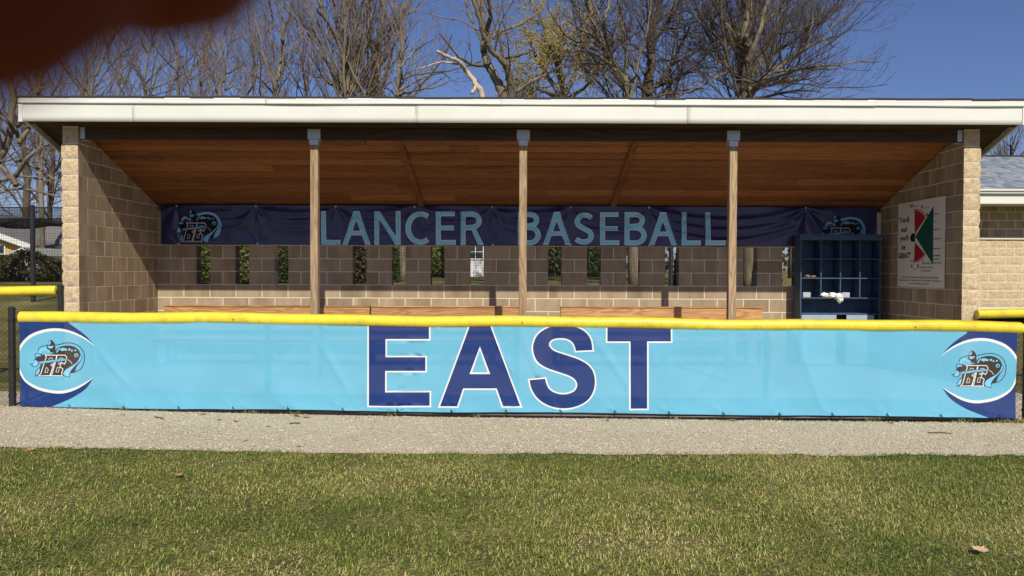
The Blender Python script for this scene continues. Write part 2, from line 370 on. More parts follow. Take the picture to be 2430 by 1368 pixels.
for k in range(0, 12):
    top = (k + 1) * CH
    joints = [0] + [i for i in range(1, NH + 1) if (i % 2 == 1) == (k % 2 == 0)]
    if joints[-1] != NH: joints.append(NH)
    for a, b in zip(joints, joints[1:]):
        segs = [(a, b)]
        if 6 <= k <= 8:
            segs = []; c = a
            while c < b:
                if c in SLOTS: c += 1; continue
                e = c
                while e < b and e not in SLOTS: e += 1
                segs.append((c, e)); c = e
        for c, e in segs:
            if k < 3 or k >= 9:
                zt = min(top - J/2, zb - 0.004)
                low.box((xh(c) + J/2, DB, k*CH + J/2), (min(xh(e) - J/2, XR - .004), DB + TH, zt))
            else:
                me = blk_full if e - c == 2 else blk_half
                link('concrete_block', me, back, ((xh(c) + xh(e)) / 2, DB + TH / 2, (k + 0.5) * CH))
low.build('concrete_block_courses', M['block'], back)['kind'] = 'stuff'

def clip_poly(poly, f):          # keep the part of a polygon where f <= 0
    out = []
    for i in range(len(poly)):
        p, q = poly[i], poly[(i + 1) % len(poly)]
        a, b = f(p), f(q)
        if a <= 0: out.append(p)
        if (a < 0 < b) or (b < 0 < a):
            t = a / (a - b); out.append((p[0] + (q[0]-p[0])*t, p[1] + (q[1]-p[1])*t))
    return out
def rough_block(x0, x1, y0, y1, z0, z1, seed, zcut=False):
    """block whose front (-y) and outer face are split rough"""
    nx, ny, nz = 7, 7, 7
    bm = bmesh.new()
    outer_left = x0 < 0
    def disp(x, y, z, face):
        e = 1.0
        n = noise.noise((x*17+seed, y*17, z*17)) * 0.006 + noise.noise((x*45, y*45+seed, z*45)) * 0.0045
        return n
    def grid(fn, fl):
        vs = [[bm.verts.new(fn(i/(nx-1), j/(nz-1))) for i in range(nx)] for j in range(nz)]
        for j in range(nz-1):
            for i in range(nx-1):
                q = (vs[j][i], vs[j][i+1], vs[j+1][i+1], vs[j+1][i]); bm.faces.new(q if not fl else q[::-1])
    def bul(u, v): return min(1, 5*min(u, 1-u)) * min(1, 5*min(v, 1-v))
    xin, xout = (x1, x0) if outer_left else (x0, x1); so = -1 if outer_left else 1
    def ox(u_y, v):   # outward push of the outer face
        return so * (0.005 + 0.011*bul(0.5, v) + disp(xout, y0 + u_y*(y1-y0), z0+v*(z1-z0), 0))
    def front(u, v):
        x = x0 + u*(x1-x0); z = z0 + v*(z1-z0)
        wgt = u if not outer_left else 1-u
        y = y0 - 0.002 - 0.010*bul(u, v) - max(-.004, disp(x, y0, z, 1)) * min(1, 6*min(v, 1-v) + .2) * (0.15 + 0.85*min(1, (1-wgt)*4))
        if wgt > 0.999: x += ox(0, v)
        return (x, y, z)
    def outer(u, v):
        y = y0 + u*(y1-y0); z = z0+v*(z1-z0)
        return (xout + ox(u, v), y, z)
    grid(front, False); grid(outer, outer_left)
    # plain inner face, top, bottom, rear
    c = [bm.verts.new(p) for p in ((xin,y0,z0),(xin,y1,z0),(xin,y1,z1),(xin,y0,z1))]
    bm.faces.new(c if not outer_left else c[::-1])
    for z in (z0, z1):
        q = [bm.verts.new(p) for p in ((x0,y0,z),(x1,y0,z),(x1,y1,z),(x0,y1,z))]; bm.faces.new(q if z == z1 else q[::-1])
    q = [bm.verts.new(p) for p in ((x0,y1,z0),(x1,y1,z0),(x1,y1,z1),(x0,y1,z1))]; bm.faces.new(q[::-1])
    bmesh.ops.remove_doubles(bm, verts=bm.verts[:], dist=0.0004)
    for f in bm.faces:
        if zcut is not None: pass
    me = bpy.data.meshes.new('split_face_block'); bm.to_mesh(me); bm.free()
    me.materials.append(M['split']); me.materials.append(M['block'])
    inn = -so
    for p in me.polygons:
        if abs(p.normal.x) > 0.9 and abs(p.center.x - xin) < 0.001: p.material_index = 1
    return me
for side, xi in (('L', XL), ('R', XR)):
    x0, x1 = (xi - TH, xi) if side == 'L' else (xi, xi + TH)
    g = 0.003
    core = MB()
    y1 = DB + TH
    poly = [(DF + 0.001, 0), (y1, 0), (y1, zc(y1) - 0.012), (DF + 0.001, zc(DF) - 0.014)]
    xa, xb = (x0 + g, x1 - g)
    n = len(poly)
    core.add([(xa, *p) for p in poly] + [(xb, *p) for p in poly],
             [list(range(n))[::-1], list(range(n, 2*n))] + [[i, (i+1) % n, n + (i+1) % n, n + i] for i in range(n)])
    sw = core.build('side_wall', M['mortar'], dug)
    for k in range(0, 17):
        ys_ = [DF] + ([DF + CH] if k % 2 == 0 else []) ; y = ys_[-1]
        while y < y1 - 0.01: y = min(y + 2*CH, y1); ys_.append(y)
        for i, (a, b) in enumerate(zip(ys_, ys_[1:])):
            za, zt = k*CH + J/2, (k+1)*CH - J/2
            pg = [(a + (J/2 if i else 0), za), (b - J/2, za), (b - J/2, zt), (a + (J/2 if i else 0), zt)]
            pg = clip_poly(pg, lambda p: p[1] - (zc(p[0]) - 0.014))
            if len(pg) < 3: continue
            ar = 0.5 * abs(sum(p[0]*q[1] - q[0]*p[1] for p, q in zip(pg, pg[1:] + pg[:1])))
            if ar < 0.0008: continue
            if i == 0 and zt < zc(b) - 0.014:
                me = rough_block(x0, x1, a, b - J/2, za, zt, k * 3.7 + (11 if side == 'R' else 0))
                link('split_face_block', me, sw); continue
            m = len(pg)
            mb = MB(); mb.add([(x0, *p) for p in pg] + [(x1, *p) for p in pg],
                              [list(range(m))[::-1], list(range(m, 2*m))] + [[q, (q+1) % m, m + (q+1) % m, m + q] for q in range(m)])
            bm = bmesh.new(); me = mb.mesh('concrete_block', M['split'] if i == 0 else M['block']); bm.from_mesh(me)
            bmesh.ops.recalc_face_normals(bm, faces=bm.faces[:])
            bmesh.ops.bevel(bm, geom=bm.edges[:], offset=0.003, segments=1, affect='EDGES'); bm.to_mesh(me); bm.free()
            if i == 0: me.materials.append(M['block']); [setattr(p, 'material_index', 1) for p in me.polygons if abs(p.normal.x) > .9 and (p.center.x > (x0+x1)/2) == (side == 'L')]
            # origin at its centre so each block has its own grain
            c = Vector(((x0+x1)/2, (a+b)/2, (za+zt)/2)); me.transform(Matrix.Translation(-c))
            link('concrete_block', me, sw, c)

# roof: sloping deck of boards, beam, battens, fascia
RX0, RX1 = -6.09, 6.335
YF = 9.506                                          # fascia face
cosr = 1 / math.hypot(1, 0.375)
roof = MB()
yb = 12.55
roof.hexa([(RX0+.02, YF+.03, zc(YF)+.03), (RX1-.02, YF+.03, zc(YF)+.03), (RX1-.02, yb, zc(yb)+.03), (RX0+.02, yb, zc(yb)+.03),
           (RX0+.02, YF+.03, zc(YF)+.13), (RX1-.02, YF+.03, zc(YF)+.13), (RX1-.02, yb, zc(yb)+.13), (RX0+.02, yb, zc(yb)+.13)])
roof_o = roof.build('roof', M['shingle_dark'], dug)
# shingle edge above the drip edge (ragged)
mb = MB(); x = RX0 - 0.01
while x < RX1:
    w = random.uniform(0.28, 0.36); xe2 = min(x + w, RX1 + 0.01)
    zt = zc(YF - .02) + 0.180 + random.uniform(-0.003, 0.008)
    mb.hexa([(x, YF-.025, zt-.02), (xe2, YF-.025, zt-.02), (xe2, yb, zc(yb)+.15), (x, yb, zc(yb)+.145),
             (x, YF-.025, zt), (xe2, YF-.025, zt), (xe2, yb, zc(yb)+.16), (x, yb, zc(yb)+.16)]); x = xe2
mb.build('shingle_edge', M['shingle_dark'], roof_o)['kind'] = 'stuff'
# ceiling boards, three lengths per row
bwid = 0.176; yy = YF + 0.05; row = 0
while yy < 12.4:
    y2 = min(yy + bwid, 12.45)
    cuts = [RX0 + 0.03, XL - TH/2] + sorted(random.uniform(-3.8, 4.2) for _ in range(2)) + [XR + TH/2, RX1 - 0.03]
    for a, b in zip(cuts, cuts[1:]):
        if b - a < 0.3: continue
        jt = random.uniform(-.004, .003)
        ya, ybb = yy + 0.008, y2 - 0.008
        mb = MB(); cx = (a+b)/2; cy = (ya+ybb)/2; cz = zc(cy)
        def P(x, y, dz): return (x - cx, y - cy, zc(y) + dz + jt - cz)
        v = 0.014
        # chamfered (V groove) long edges
        prof = [(ya, .030), (ya, .016), (ya + v, 0), (ybb - v, 0), (ybb, .016), (ybb, .030)]
        vs = [P(a+.001, *q) for q in prof] + [P(b-.001, *q) for q in prof]
        mb.add(vs, [list(range(6)), list(range(6, 12))[::-1]] + [[i, 6+i, 6+(i+1) % 6, (i+1) % 6] for i in range(6)])
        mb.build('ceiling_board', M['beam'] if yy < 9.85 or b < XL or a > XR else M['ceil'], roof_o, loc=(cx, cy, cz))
    yy = y2; row += 1
for (pa, pb) in (((946, 332), (1002, 492)), ((1508, 335), (1453, 493))):
    # battens lie under the ceiling, running up the slope
    def onceil(px, py):
        d = ray(px, py); # solve CZ + d.z t = 2.445+.375*(12.03 - d.y t)
        t = (2.445 + .375*12.03 - CZ) / (d.z + .375*d.y); return Vector((d.x*t, d.y*t, CZ + d.z*t))
    p, q = onceil(*pa), onceil(*pb); w = 0.043
    p.y = 9.92; q.y = 11.94
    mb = MB(); ctr = (p+q)/2
    def B(pt, dx, dz): return (pt.x + dx - ctr.x, pt.y - ctr.y, zc(pt.y) + dz - ctr.z)
    mb.hexa([B(p,-w,-.036), B(p,w,-.036), B(q,w,-.036), B(q,-w,-.036), B(p,-w,-.002), B(p,w,-.002), B(q,w,-.002), B(q,-w,-.002)])
    mb.build('batten', M['batten'], roof_o, loc=ctr)
mb = MB()
mb.hexa([(XL+.004, 9.845, 3.115), (XR-.004, 9.845, 3.115), (XR-.004, 9.94, 3.115), (XL+.004, 9.94, 3.115),
         (XL+.004, 9.845, zc(9.845)-.004), (XR-.004, 9.845, zc(9.845)-.004), (XR-.004, 9.94, zc(9.94)-.004), (XL+.004, 9.94, zc(9.94)-.004)])
mb.build('beam', M['beam'], dug)
# lookouts under the overhang (dark sub-fascia) and barge boards on the gable ends
mb = MB(); mb.box((RX0+.03, YF+.03, 3.275), (RX1-.03, YF+.065, zc(YF)+.02)); mb.build('sub_fascia', M['beam'], roof_o)
for xg in (RX0, RX1 - .03):
    mb = MB()
    def G(x, y, d): return (x, y, zc(y) + d)
    ya, yc = YF + .035, 12.55
    mb.hexa([G(xg,ya,-.075), G(xg+.03,ya,-.075), G(xg+.03,yc,-.075), G(xg,yc,-.075), G(xg,ya,.13), G(xg+.03,ya,.13), G(xg+.03,yc,.13), G(xg,yc,.13)])
    mb.build('barge_board', M['fascia'], roof_o)
for sx, xw in ((-1, XL - TH), (1, XR + TH)):       # short dark lookout rafters seen under the gable overhang
    for y in (9.62, 10.45, 11.3):
        mb = MB(); xa, xb = sorted((xw + sx*.03, (RX0 + .035) if sx < 0 else RX1 - .035))
        mb.hexa([(xa,y,zc(y)-.07),(xb,y,zc(y)-.07),(xb,y+.04,zc(y+.04)-.07),(xa,y+.04,zc(y+.04)-.07),(xa,y,zc(y)-.002),(xb,y,zc(y)-.002),(xb,y+.04,zc(y+.04)-.002),(xa,y+.04,zc(y+.04)-.002)])
        mb.build('lookout_rafter', M['beam'], roof_o)
# fascia panels (bent aluminium, slightly wavy, lapped) and drip edge
FZ0, FZ1 = 3.268, 3.555
fx = [RX0, -4.70, -1.2, 2.15, RX1]
def wavy_panel(name, x0, x1, zlo, zhi, y, amp, seed, lip=0.0, thick=0.004, zw=0.0, par=None):
    mb = MB(); n = 60; rows = [0, .25, .5, .75, 1]
    for i in range(n + 1):
        x = x0 + (x1-x0)*i/n
        for r in rows:
            z = zlo + (zhi - zlo)*r + (zw * noise.noise((x*0.8, seed, 1)) if r == 0 else 0)
            yy = y + amp*noise.noise((x*1.3, r*1.2, seed)) - (lip if r == 0 else 0)
            mb.v.append((x, yy, z))
    k = len(rows)
    for i in range(n):
        for r in range(k-1): mb.f.append([i*k+r, (i+1)*k+r, (i+1)*k+r+1, i*k+r+1]); mb.m.append(0)
    o = mb.build(name, M['fascia'], par, smooth=True)
    s = o.modifiers.new('thickness', 'SOLIDIFY'); s.thickness = thick; s.offset = -1
    return o
for i, (a, b) in enumerate(zip(fx, fx[1:])):
    wavy_panel('fascia_panel', a + .0015, b + (.012 if i < 3 else 0), FZ0, FZ1 - .02, YF + (.0015 if i % 2 else 0), 0.004, i*3.1, par=roof_o)
dx_ = [RX0 - .004, -3.05, -0.15, 1.75, 4.45, RX1 + .004]
for i, (a, b) in enumerate(zip(dx_, dx_[1:])):
    wavy_panel('drip_edge', a, b + (.02 if i < 4 else 0), FZ1 - .066, FZ1 + .012, YF - .016 - .003*(i % 2), 0.003, 40 + i*2.3, lip=.006, zw=.006, par=roof_o)
for xg in (RX0 - .006, RX1 - .045):
    mb = MB(); mb.box((xg, YF - .008, FZ0 - .004), (xg + .05, YF + .02, FZ1 - .07)); mb.build('corner_trim', M['fascia'], roof_o)
# posts with steel caps
for px in (747.5, 1240.5, 1735.5):
    X = (px - 1215 - 0) / FPX * 9.88
    mb = MB(); w = 0.049; n = 14
    for i in range(n + 1):
        z = 0.02 + (3.112 - .02) * i / n
        ox = 0.004 * noise.noise((px, z * .8, 0)); oy = .003 * noise.noise((px, z*.8, 9))
        c = .006
        for (a, b) in ((-w+c,-w),(w-c,-w),(w,-w+c),(w,w-c),(w-c,w),(-w+c,w),(-w,w-c),(-w,-w+c)):
            mb.v.append((a + ox, b + oy, z - 1.5))
    for i in range(n):
        for j in range(8): mb.f.append([i*8+j, i*8+(j+1) % 8, (i+1)*8+(j+1) % 8, (i+1)*8+j]); mb.m.append(0)
    mb.f.append(list(range(8))[::-1]); mb.m.append(0); mb.f.append([n*8+j for j in range(8)]); mb.m.append(0)
    post = mb.build('post', M['post'], dug, loc=(X, 9.885, 1.5))
    cp = MB()
    cp.box((-w-.006, -w-.006, 1.545), (w+.006, w+.006, 1.615))               # sleeve round the post head
    cp.box((-.082, -.046, 1.622), (.082, -.040, 1.745)); cp.box((-.082, .055, 1.622), (.082, .061, 1.745))   # side straps on the beam
    cp.box((-.082, -.04, 1.612), (.082, .055, 1.622))
    for bx in (-.055, 0, .055):
        for bz in (1.65, 1.715): cp.tube([(bx, -.046, bz), (bx, -.054, bz)], .009, 6)
    cp.build('post_cap', M['steel'], post)
for X, s in ((XL + .035, 1), (XR - .035, -1)):     # beam hangers on the side walls
    mb = MB(); mb.box((X-.03, 9.832, 3.09), (X+.03, 9.842, 3.26)); mb.box((X-.03, 9.832, 3.095), (X+.03, 9.95, 3.111)); mb.tube([(X, 9.832, 3.14), (X, 9.824, 3.14)], .01, 6)
    mb.build('beam_hanger', M['steel'], dug)

# ------------------------------------------------------------------ flat print tools
def poly_in(pts, poly):
    x, y = pts[:, 0], pts[:, 1]; c = np.zeros(len(pts), bool)
    P = np.asarray(poly); Q = np.roll(P, -1, axis=0)
    bb = (x >= P[:,0].min()) & (x <= P[:,0].max()) & (y >= P[:,1].min()) & (y <= P[:,1].max())
    idx = np.nonzero(bb)[0]
    if len(idx) == 0: return c
    xs_, ys_ = x[idx], y[idx]; w = np.zeros(len(idx), int)
    for (x1, y1), (x2, y2) in zip(P, Q):                     # winding number, so self-touching strokes stay filled
        up = (y1 <= ys_) & (y2 > ys_); dn = (y1 > ys_) & (y2 <= ys_)
        if not (up.any() or dn.any()): continue
        l = (x2-x1)*(ys_-y1) - (xs_-x1)*(y2-y1)
        w += (up & (l > 0)).astype(int) - (dn & (l < 0)).astype(int)
    c[idx] = w != 0; return c
def area(p): return 0.5 * sum(a[0]*b[1] - b[0]*a[1] for a, b in zip(p, p[1:] + p[:1]))
def offset(poly, e):
    p = [tuple(q) for q in poly]
    if area(p) < 0: p = p[::-1]
    n = len(p); out = []
    for i in range(n):
        a, b, c = Vector(p[i-1]), Vector(p[i]), Vector(p[(i+1) % n])
        d1 = (b-a).normalized(); d2 = (c-b).normalized()
        n1 = Vector((d1.y, -d1.x)); n2 = Vector((d2.y, -d2.x)); m = n1 + n2
        if m.length < 1e-6: m = n1.copy()
        m.normalize(); s = e / max(m.dot(n1), 0.45)
        out.append(tuple(b + m * s))
    return out
def stroke(pts, w, e=0.0):
    """outline of a polyline of width w, grown by e (ends too)"""
    P = [Vector(p) for p in pts]; n = len(P); h = w/2 + e
    P = P[:]
    if e: P[0] = P[0] + (P[0]-P[1]).normalized()*e; P[-1] = P[-1] + (P[-1]-P[-2]).normalized()*e
    Ls, Rs = [], []
    for i in range(n):
        if i == 0: d1 = d2 = (P[1]-P[0]).normalized()
        elif i == n-1: d1 = d2 = (P[-1]-P[-2]).normalized()
        else: d1 = (P[i]-P[i-1]).normalized(); d2 = (P[i+1]-P[i]).normalized()
        n1 = Vector((-d1.y, d1.x)); n2 = Vector((-d2.y, d2.x)); m = (n1+n2); m.normalize()
        s = h / max(m.dot(n1), 0.4)
        Ls.append(tuple(P[i] + m*s)); Rs.append(tuple(P[i] - m*s))
    return Ls + Rs[::-1]
def spline(pts, n=6):
    out = []; P = [Vector(p) for p in pts]
    for i in range(len(P)-1):
        p0 = P[max(i-1,0)]; p1 = P[i]; p2 = P[i+1]; p3 = P[min(i+2, len(P)-1)]
        for k in range(n):
            t = k/n
            out.append(tuple(0.5*((2*p1) + (p2-p0)*t + (2*p0-5*p1+4*p2-p3)*t*t + (3*p1-p0-3*p2+p3)*t**3)))
    out.append(tuple(P[-1])); return out
def arc(cx, cy, rx, ry, a0, a1, n=18):
    return [(cx + rx*math.cos(R(a0 + (a1-a0)*i/n)), cy + ry*math.sin(R(a0 + (a1-a0)*i/n))) for i in range(n+1)]
def printed(name, outline, layers, mats, grid, surf, parent=None, base=0, fold_grid=None):
    """one sheet, cut along every printed edge so that each print colour is its own faces.
    layers: [(polygon, material index)] painted in order, in the sheet's own 2-D coordinates"""
    V, E = [], []
    def addp(p):
        b = len(V); V.extend([Vector((a, c)) for a, c in p])
        E.extend([(b+i, b+(i+1) % len(p)) for i in range(len(p))])
    addp(outline)
    for p, m in layers: addp(p)
    O = np.asarray(outline); x0, y0 = O.min(0); x1, y1 = O.max(0)
    gx = np.linspace(x0, x1, max(2, int((x1-x0)/grid)+1)); gy = np.linspace(y0, y1, max(2, int((y1-y0)/grid)+1))
    gp = np.array([(a, b) for a in gx for b in gy]); gp = gp[poly_in(gp, outline)]
    V.extend([Vector((float(a), float(b))) for a, b in gp])
    v, e, f, ov, oe, of = delaunay_2d_cdt(V, E, [], 0, 1e-6, False)
    v = np.array([(a.x, a.y) for a in v]); f = np.array([t for t in f if len(t) == 3])
    c = v[f].mean(1); keep = poly_in(c, outline); f = f[keep]; c = c[keep]
    mi = np.full(len(f), base, np.int32)
    for p, m in layers: mi[poly_in(c, p)] = m
    a = v[f]; ar = (a[:,1,0]-a[:,0,0])*(a[:,2,1]-a[:,0,1]) - (a[:,2,0]-a[:,0,0])*(a[:,1,1]-a[:,0,1])
    f[ar < 0] = f[ar < 0][:, ::-1]
    ok = np.abs(ar) > 1e-12; f = f[ok]; mi = mi[ok]
    co = np.array([surf(x, y) for x, y in v], np.float32)
    me = np_mesh(name, co, f, 3)
    for m in mats: me.materials.append(m)
    me.polygons.foreach_set('material_index', mi); me.polygons.foreach_set('use_smooth', np.ones(len(f), bool)); me.update()
    return link(name, me, parent)

def letter(ch, x0, x1, y0, y1, w):
    """strokes of a sans capital in pixel space (y down); returns a list of functions e -> polygon"""
    out = []
    def st(p): out.append(lambda e, p=p: stroke(p, w, e))
    def pg(p): out.append(lambda e, p=p: offset(p, e) if e else p)
    h = w/2; xm = (x0+x1)/2; ym = (y0+y1)/2
    def rect(a, b, c, d): pg([(a,b),(c,b),(c,d),(a,d)])
    if ch == 'L': rect(x0, y0, x0+w, y1); rect(x0, y1-w*.92, x1, y1)
    elif ch == 'E':
        rect(x0, y0, x0+w, y1); rect(x0, y0, x1-2, y0+w*.9); rect(x0, y1-w*.92, x1, y1); rect(x0, ym-w*.5, x1-4, ym+w*.4)
    elif ch == 'A':
        q = w*1.06; a = (xm - q*.62); b = xm + q*.62
        pg([(x0,y1),(a,y0),(b,y0),(x0+q,y1)]); pg([(x1-q,y1),(a,y0),(b,y0),(x1,y1)])
        yb_ = y0 + (y1-y0)*.66; k = .66
        rect(x0+q + (a-x0)*(1-k)-2, yb_-w*.42, x1-q-(x1-b)*(1-k)+2, yb_+w*.42)
    elif ch == 'N':
        rect(x0, y0, x0+w*.92, y1); rect(x1-w*.92, y0, x1, y1); pg([(x0,y0),(x0+w*1.15,y0),(x1,y1),(x1-w*1.15,y1)])
    elif ch == 'C':
        cx = x0 + (x1-x0)*.58
        st(arc(cx, ym, cx-x0-h, (y1-y0)/2-h, -56, -180, 14) + arc(cx, ym, cx-x0-h, (y1-y0)/2-h, 180, 56, 14)[1:])
    elif ch == 'S':
        W_ = x1-x0; H = y1-y0
        p = [(.88,.16),(.72,.10),(.5,.082),(.27,.12),(.12,.26),(.20,.40),(.5,.505),(.80,.61),(.89,.75),(.75,.88),(.48,.918),(.24,.895),(.07,.835)]
        st(spline([(x0+h*.3+a*(W_-h*.6), y0+b*H) for a, b in p], 4))
    elif ch in 'BR':
        rect(x0, y0, x0+w*.95, y1)
        yk = y0 + (y1-y0)*(.47 if ch == 'B' else .52)
        xr = x1 - (w*.55 if ch == 'B' else w*.75)
        r1 = (yk-y0)/2
        st([(x0+h, y0+h*.92)] + arc(xr-r1*.95-h+3, (y0+yk)/2+h*.1, r1*.95, r1-h*.85, -90, 90, 12) + [(x0+h, yk-h*.6+1)])
        if ch == 'B':
            r2 = (y1-yk)/2
            st([(x0+h, yk+h*.4-2)] + arc(x1-r2-h+2, (y1+yk)/2-h*.4, r2, (y1-yk)/2-h*.45, -90, 90, 12) + [(x0+h, y1-h*.92)])
        else: pg([(xm-w*.35, yk-w*.55),(xm+w*.55, yk-w*.6),(x1, y1),(x1-w*1.15, y1)])
    return out

# the horse-and-lance crest, traced in its own units, painted light to dark in order
def emblem(T, s, C):
    """T maps crest units to the sheet; s = size of one crest unit there; C: material indices"""
    L = []
    def add(p, m): L.append(([T(*q) for q in p], m))
    nav, blk, wht, lb = C['line'], C['black'], C['white'], C['blue']
    def line(p, w, m): add(stroke(p, w), m)
    plume = spline([(690,300),(760,290),(850,268),(950,262),(1040,280),(1120,325),(1185,400),(1215,490),(1212,590),(1185,680),(1130,750),(1040,790),(955,803)], 3)
    if C.get('fillplume') is not None:
        add(plume + [(960,790),(1090,640),(1140,500),(1115,400),(1060,345),(980,315),(900,308),(800,325),(740,345)], C['fillplume'])
    else: line(plume, 15, nav)
    # dark mass of mane and neck
    add(spline([(560,470),(660,440),(720,360),(800,325),(900,306),(985,315),(1060,345),(1118,400),(1142,470),(1125,550),(1070,620),(980,690),(880,770),(840,862)], 3) + [(340,862),(420,700),(440,610),(380,600),(330,560),(350,520),(420,470)], blk)
    add([(1160,520),(1140,600),(1080,690),(1045,790),(960,802),(1000,730)], blk)
    # helmet and plume knob
    add(spline([(690,440),(690,350),(680,280),(650,235),(605,208),(560,250),(545,300),(535,350),(590,430)], 2), blk)
    add([(552,290),(575,245),(600,222),(605,262),(580,300)], lb); add([(550,318),(660,315),(640,345),(600,368),(560,350)], lb)
    line(spline([(545,300),(480,315),(420,340),(385,375),(378,420)], 3), 13, nav)
    add([(390,410),(420,370),(470,350),(520,370),(550,410),(500,395),(460,395),(440,430),(395,470)], lb)
    add([(700,430),(750,350),(770,360),(720,440)], lb); add([(535,400),(570,380),(600,430),(560,425)], lb)
    add([(770,365),(830,348),(905,372),(895,405),(850,395),(820,410),(780,398)], lb)
    for cx, cy, r in ((945,380,22),(990,400,18),(1050,395,17)): add(arc(cx, cy, r, r, 0, 345, 9), lb)
    add(arc(1070,485,36,34,0,345,12), lb); add(arc(1073,490,19,20,0,345,10), blk)
    # tail of cloth round the shield
    tail = spline([(1142,480),(1118,560),(1050,640),(950,700),(870,755),(836,815),(880,858),(946,872)], 3) + spline([(950,800),(1000,725),(1080,640),(1145,570),(1166,510)], 3)
    add(offset(tail, 12), nav); add(tail, lb)
    line([(900,555),(960,590),(1000,645)], 9, wht)
    # muzzle and hand at the butt of the lance
    for p in ([(325,460),(330,520),(325,570),(310,610),(290,640)], [(325,460),(420,458),(440,480)], [(235,645),(290,640),(270,665),(300,685),(350,688),(385,660),(390,610)], [(340,862),(342,800),(375,740),(430,695)]):
        line(spline(p, 3), 12, nav)
    add([(330,470),(400,470),(440,500),(390,500),(345,495)], lb); add([(300,630),(330,570),(360,600),(375,640),(340,675),(300,665)], lb)
    add([(352,850),(355,800),(385,745),(425,715),(410,800)], lb)
    # the two block letters
    Bp = [(508,482),(702,482),(712,500),(690,600),(660,640),(650,700),(618,800),(602,846),(395,850),(440,815),(500,600),(528,520)]
    Ep = [(708,482),(868,482),(898,525),(880,600),(855,645),(805,612),(775,690),(832,732),(808,800),(818,853),(612,850),(640,815),(690,620),(718,520)]
    for p in (Bp, Ep): add(offset(p, 7), wht)
    for p in (Bp, Ep): add(offset(p, -7), blk)
    for p in ([(580,528),(640,528),(632,575),(568,585)], [(528,705),(552,705),(574,740),(560,795),(506,797)], [(766,530),(834,530),(828,556),(756,566)], [(722,700),(772,700),(756,788),(700,790)], [(600,655),(655,625),(635,690)], [(745,620),(800,612),(790,640),(740,650)]):
        add(p, wht); add(offset(p, -8), blk)
    lance = [(405,600),(850,546),(900,562),(850,582),(420,632)]
    add(offset(lance, 9), nav); add(lance, lb); line([(420,616),(870,564)], 6, nav)
    return L

# ------------------------------------------------------------------ front chain-link fence with yellow cap and banner
FXL, FXR = -4.985, 4.93
def yF(x): return 7.585 - 0.0333 * x
def ztop(x): return 0.994 - 0.0052 * x + 0.006*math.sin(x*1.9+.6) + 0.004*math.sin(x*4.3+2)
def zgr(x): return gz(x, 7.6) + 0.006
PR = 0.0595
def corrugated(x0, x1, yf, zt, r, pitch=0.0165, n=18, endround=True):
    mb = MB(); k = int((x1-x0)/pitch); prof = [(0, 1.0), (.32, 1.0), (.5, .90), (.82, .90)]
    rings = []
    for i in range(k):
        for (o, s) in prof: rings.append((x0 + (i+o)*(x1-x0)/k, s))
    if endround: rings = [(x0-.012, .55), (x0-.008, .85)] + rings + [(x1+.006, .85), (x1+.010, .55)]
    sq = lambda x: 1 + .012*noise.noise((x*1.1, 3, r*50))
    for x, s in rings:
        cy, cz = yf(x), zt(x) - r
        for j in range(n):
            a = 2*math.pi*j/n + .1
            mb.v.append((x, cy + math.cos(a)*r*s*sq(x), cz + math.sin(a)*r*s*sq(x)))
    for i in range(len(rings)-1):
        for j in range(n): mb.f.append([i*n+j, i*n+(j+1) % n, (i+1)*n+(j+1) % n, (i+1)*n+j]); mb.m.append(0)
    mb.f.append(list(range(n))); mb.m.append(0); b = (len(rings)-1)*n; mb.f.append([b+j for j in range(n)][::-1]); mb.m.append(0)
    return mb
def chainlink(mb, x0, x1, yf, z0f, z1f, cell=0.056, r=0.0033, n=3):
    """zigzag wires, alternating phase, woven a little in depth"""
    k = int((x1-x0)/cell)
    for i in range(k):
        xa = x0 + i*cell; z0, z1 = z0f(xa), z1f(xa); m = max(2, int((z1-z0)/(cell*.5)))
        pts = []
        for j in range(m+1):
            x = xa + (cell*.5 if (j+i) % 2 else 0) + 0; z = z0 + (z1-z0)*j/m
            x = xa + (cell*1.04 if j % 2 else 0)
            if i % 2: x = xa + (cell*1.04 if j % 2 else 0)
            pts.append((x - cell*.02, yf(xa) + (.003 if j % 2 else -.003), z))
        mb.tube(pts, r, n, cap=False)
fence = tag(empty('chain_link_fence', (0, 0, 0)), 'low black chain link fence with yellow tube cap across the dugout front', 'fence')
o = corrugated(FXL + .02, FXR - .0, lambda x: yF(x), ztop, PR).build('cap_tube', M['yellow'], fence, smooth=False)
mb = MB(); chainlink(mb, FXL - .62, FXR + .32, yF, lambda x: zgr(x) + .005, lambda x: ztop(x) - .06)
mb.build('chain_mesh', M['net'], fence)['kind'] = 'stuff'
for X, r, h in [(-5.075, .033, .985), (-4.93, .012, .93), (5.005, .033, .95)] + [(x, .028, .93) for x in (-2.45, .05, 2.5)]:
    mb = MB(); zb0 = zgr(X) - .05; mb.tube([(X, yF(X)+.02, zb0), (X, yF(X)+.02, zgr(X) + h)], r, 12)
    if r > .03:
        mb.tube([(X, yF(X)+.02, zgr(X)+h), (X, yF(X)+.02, zgr(X)+h+.012), (X, yF(X)+.02, zgr(X)+h+.024)], [r*1.12, r*1.08, r*.5], 12)
        for zz in (.10, .5, .86): mb.tube([(X, yF(X)+.02, zgr(X)+zz), (X, yF(X)+.02, zgr(X)+zz+.022)], r*1.14, 12)
    mb.build('post', M['black'], fence, smooth=False)
for zf in (lambda x: ztop(x) - PR, lambda x: zgr(x) + .03):
    mb = MB(); mb.tube([(x, yF(x)+.008, zf(x)) for x in np.linspace(FXL+.03, FXR-.03, 20)], .018, 8); mb.build('rail', M['black'], fence)

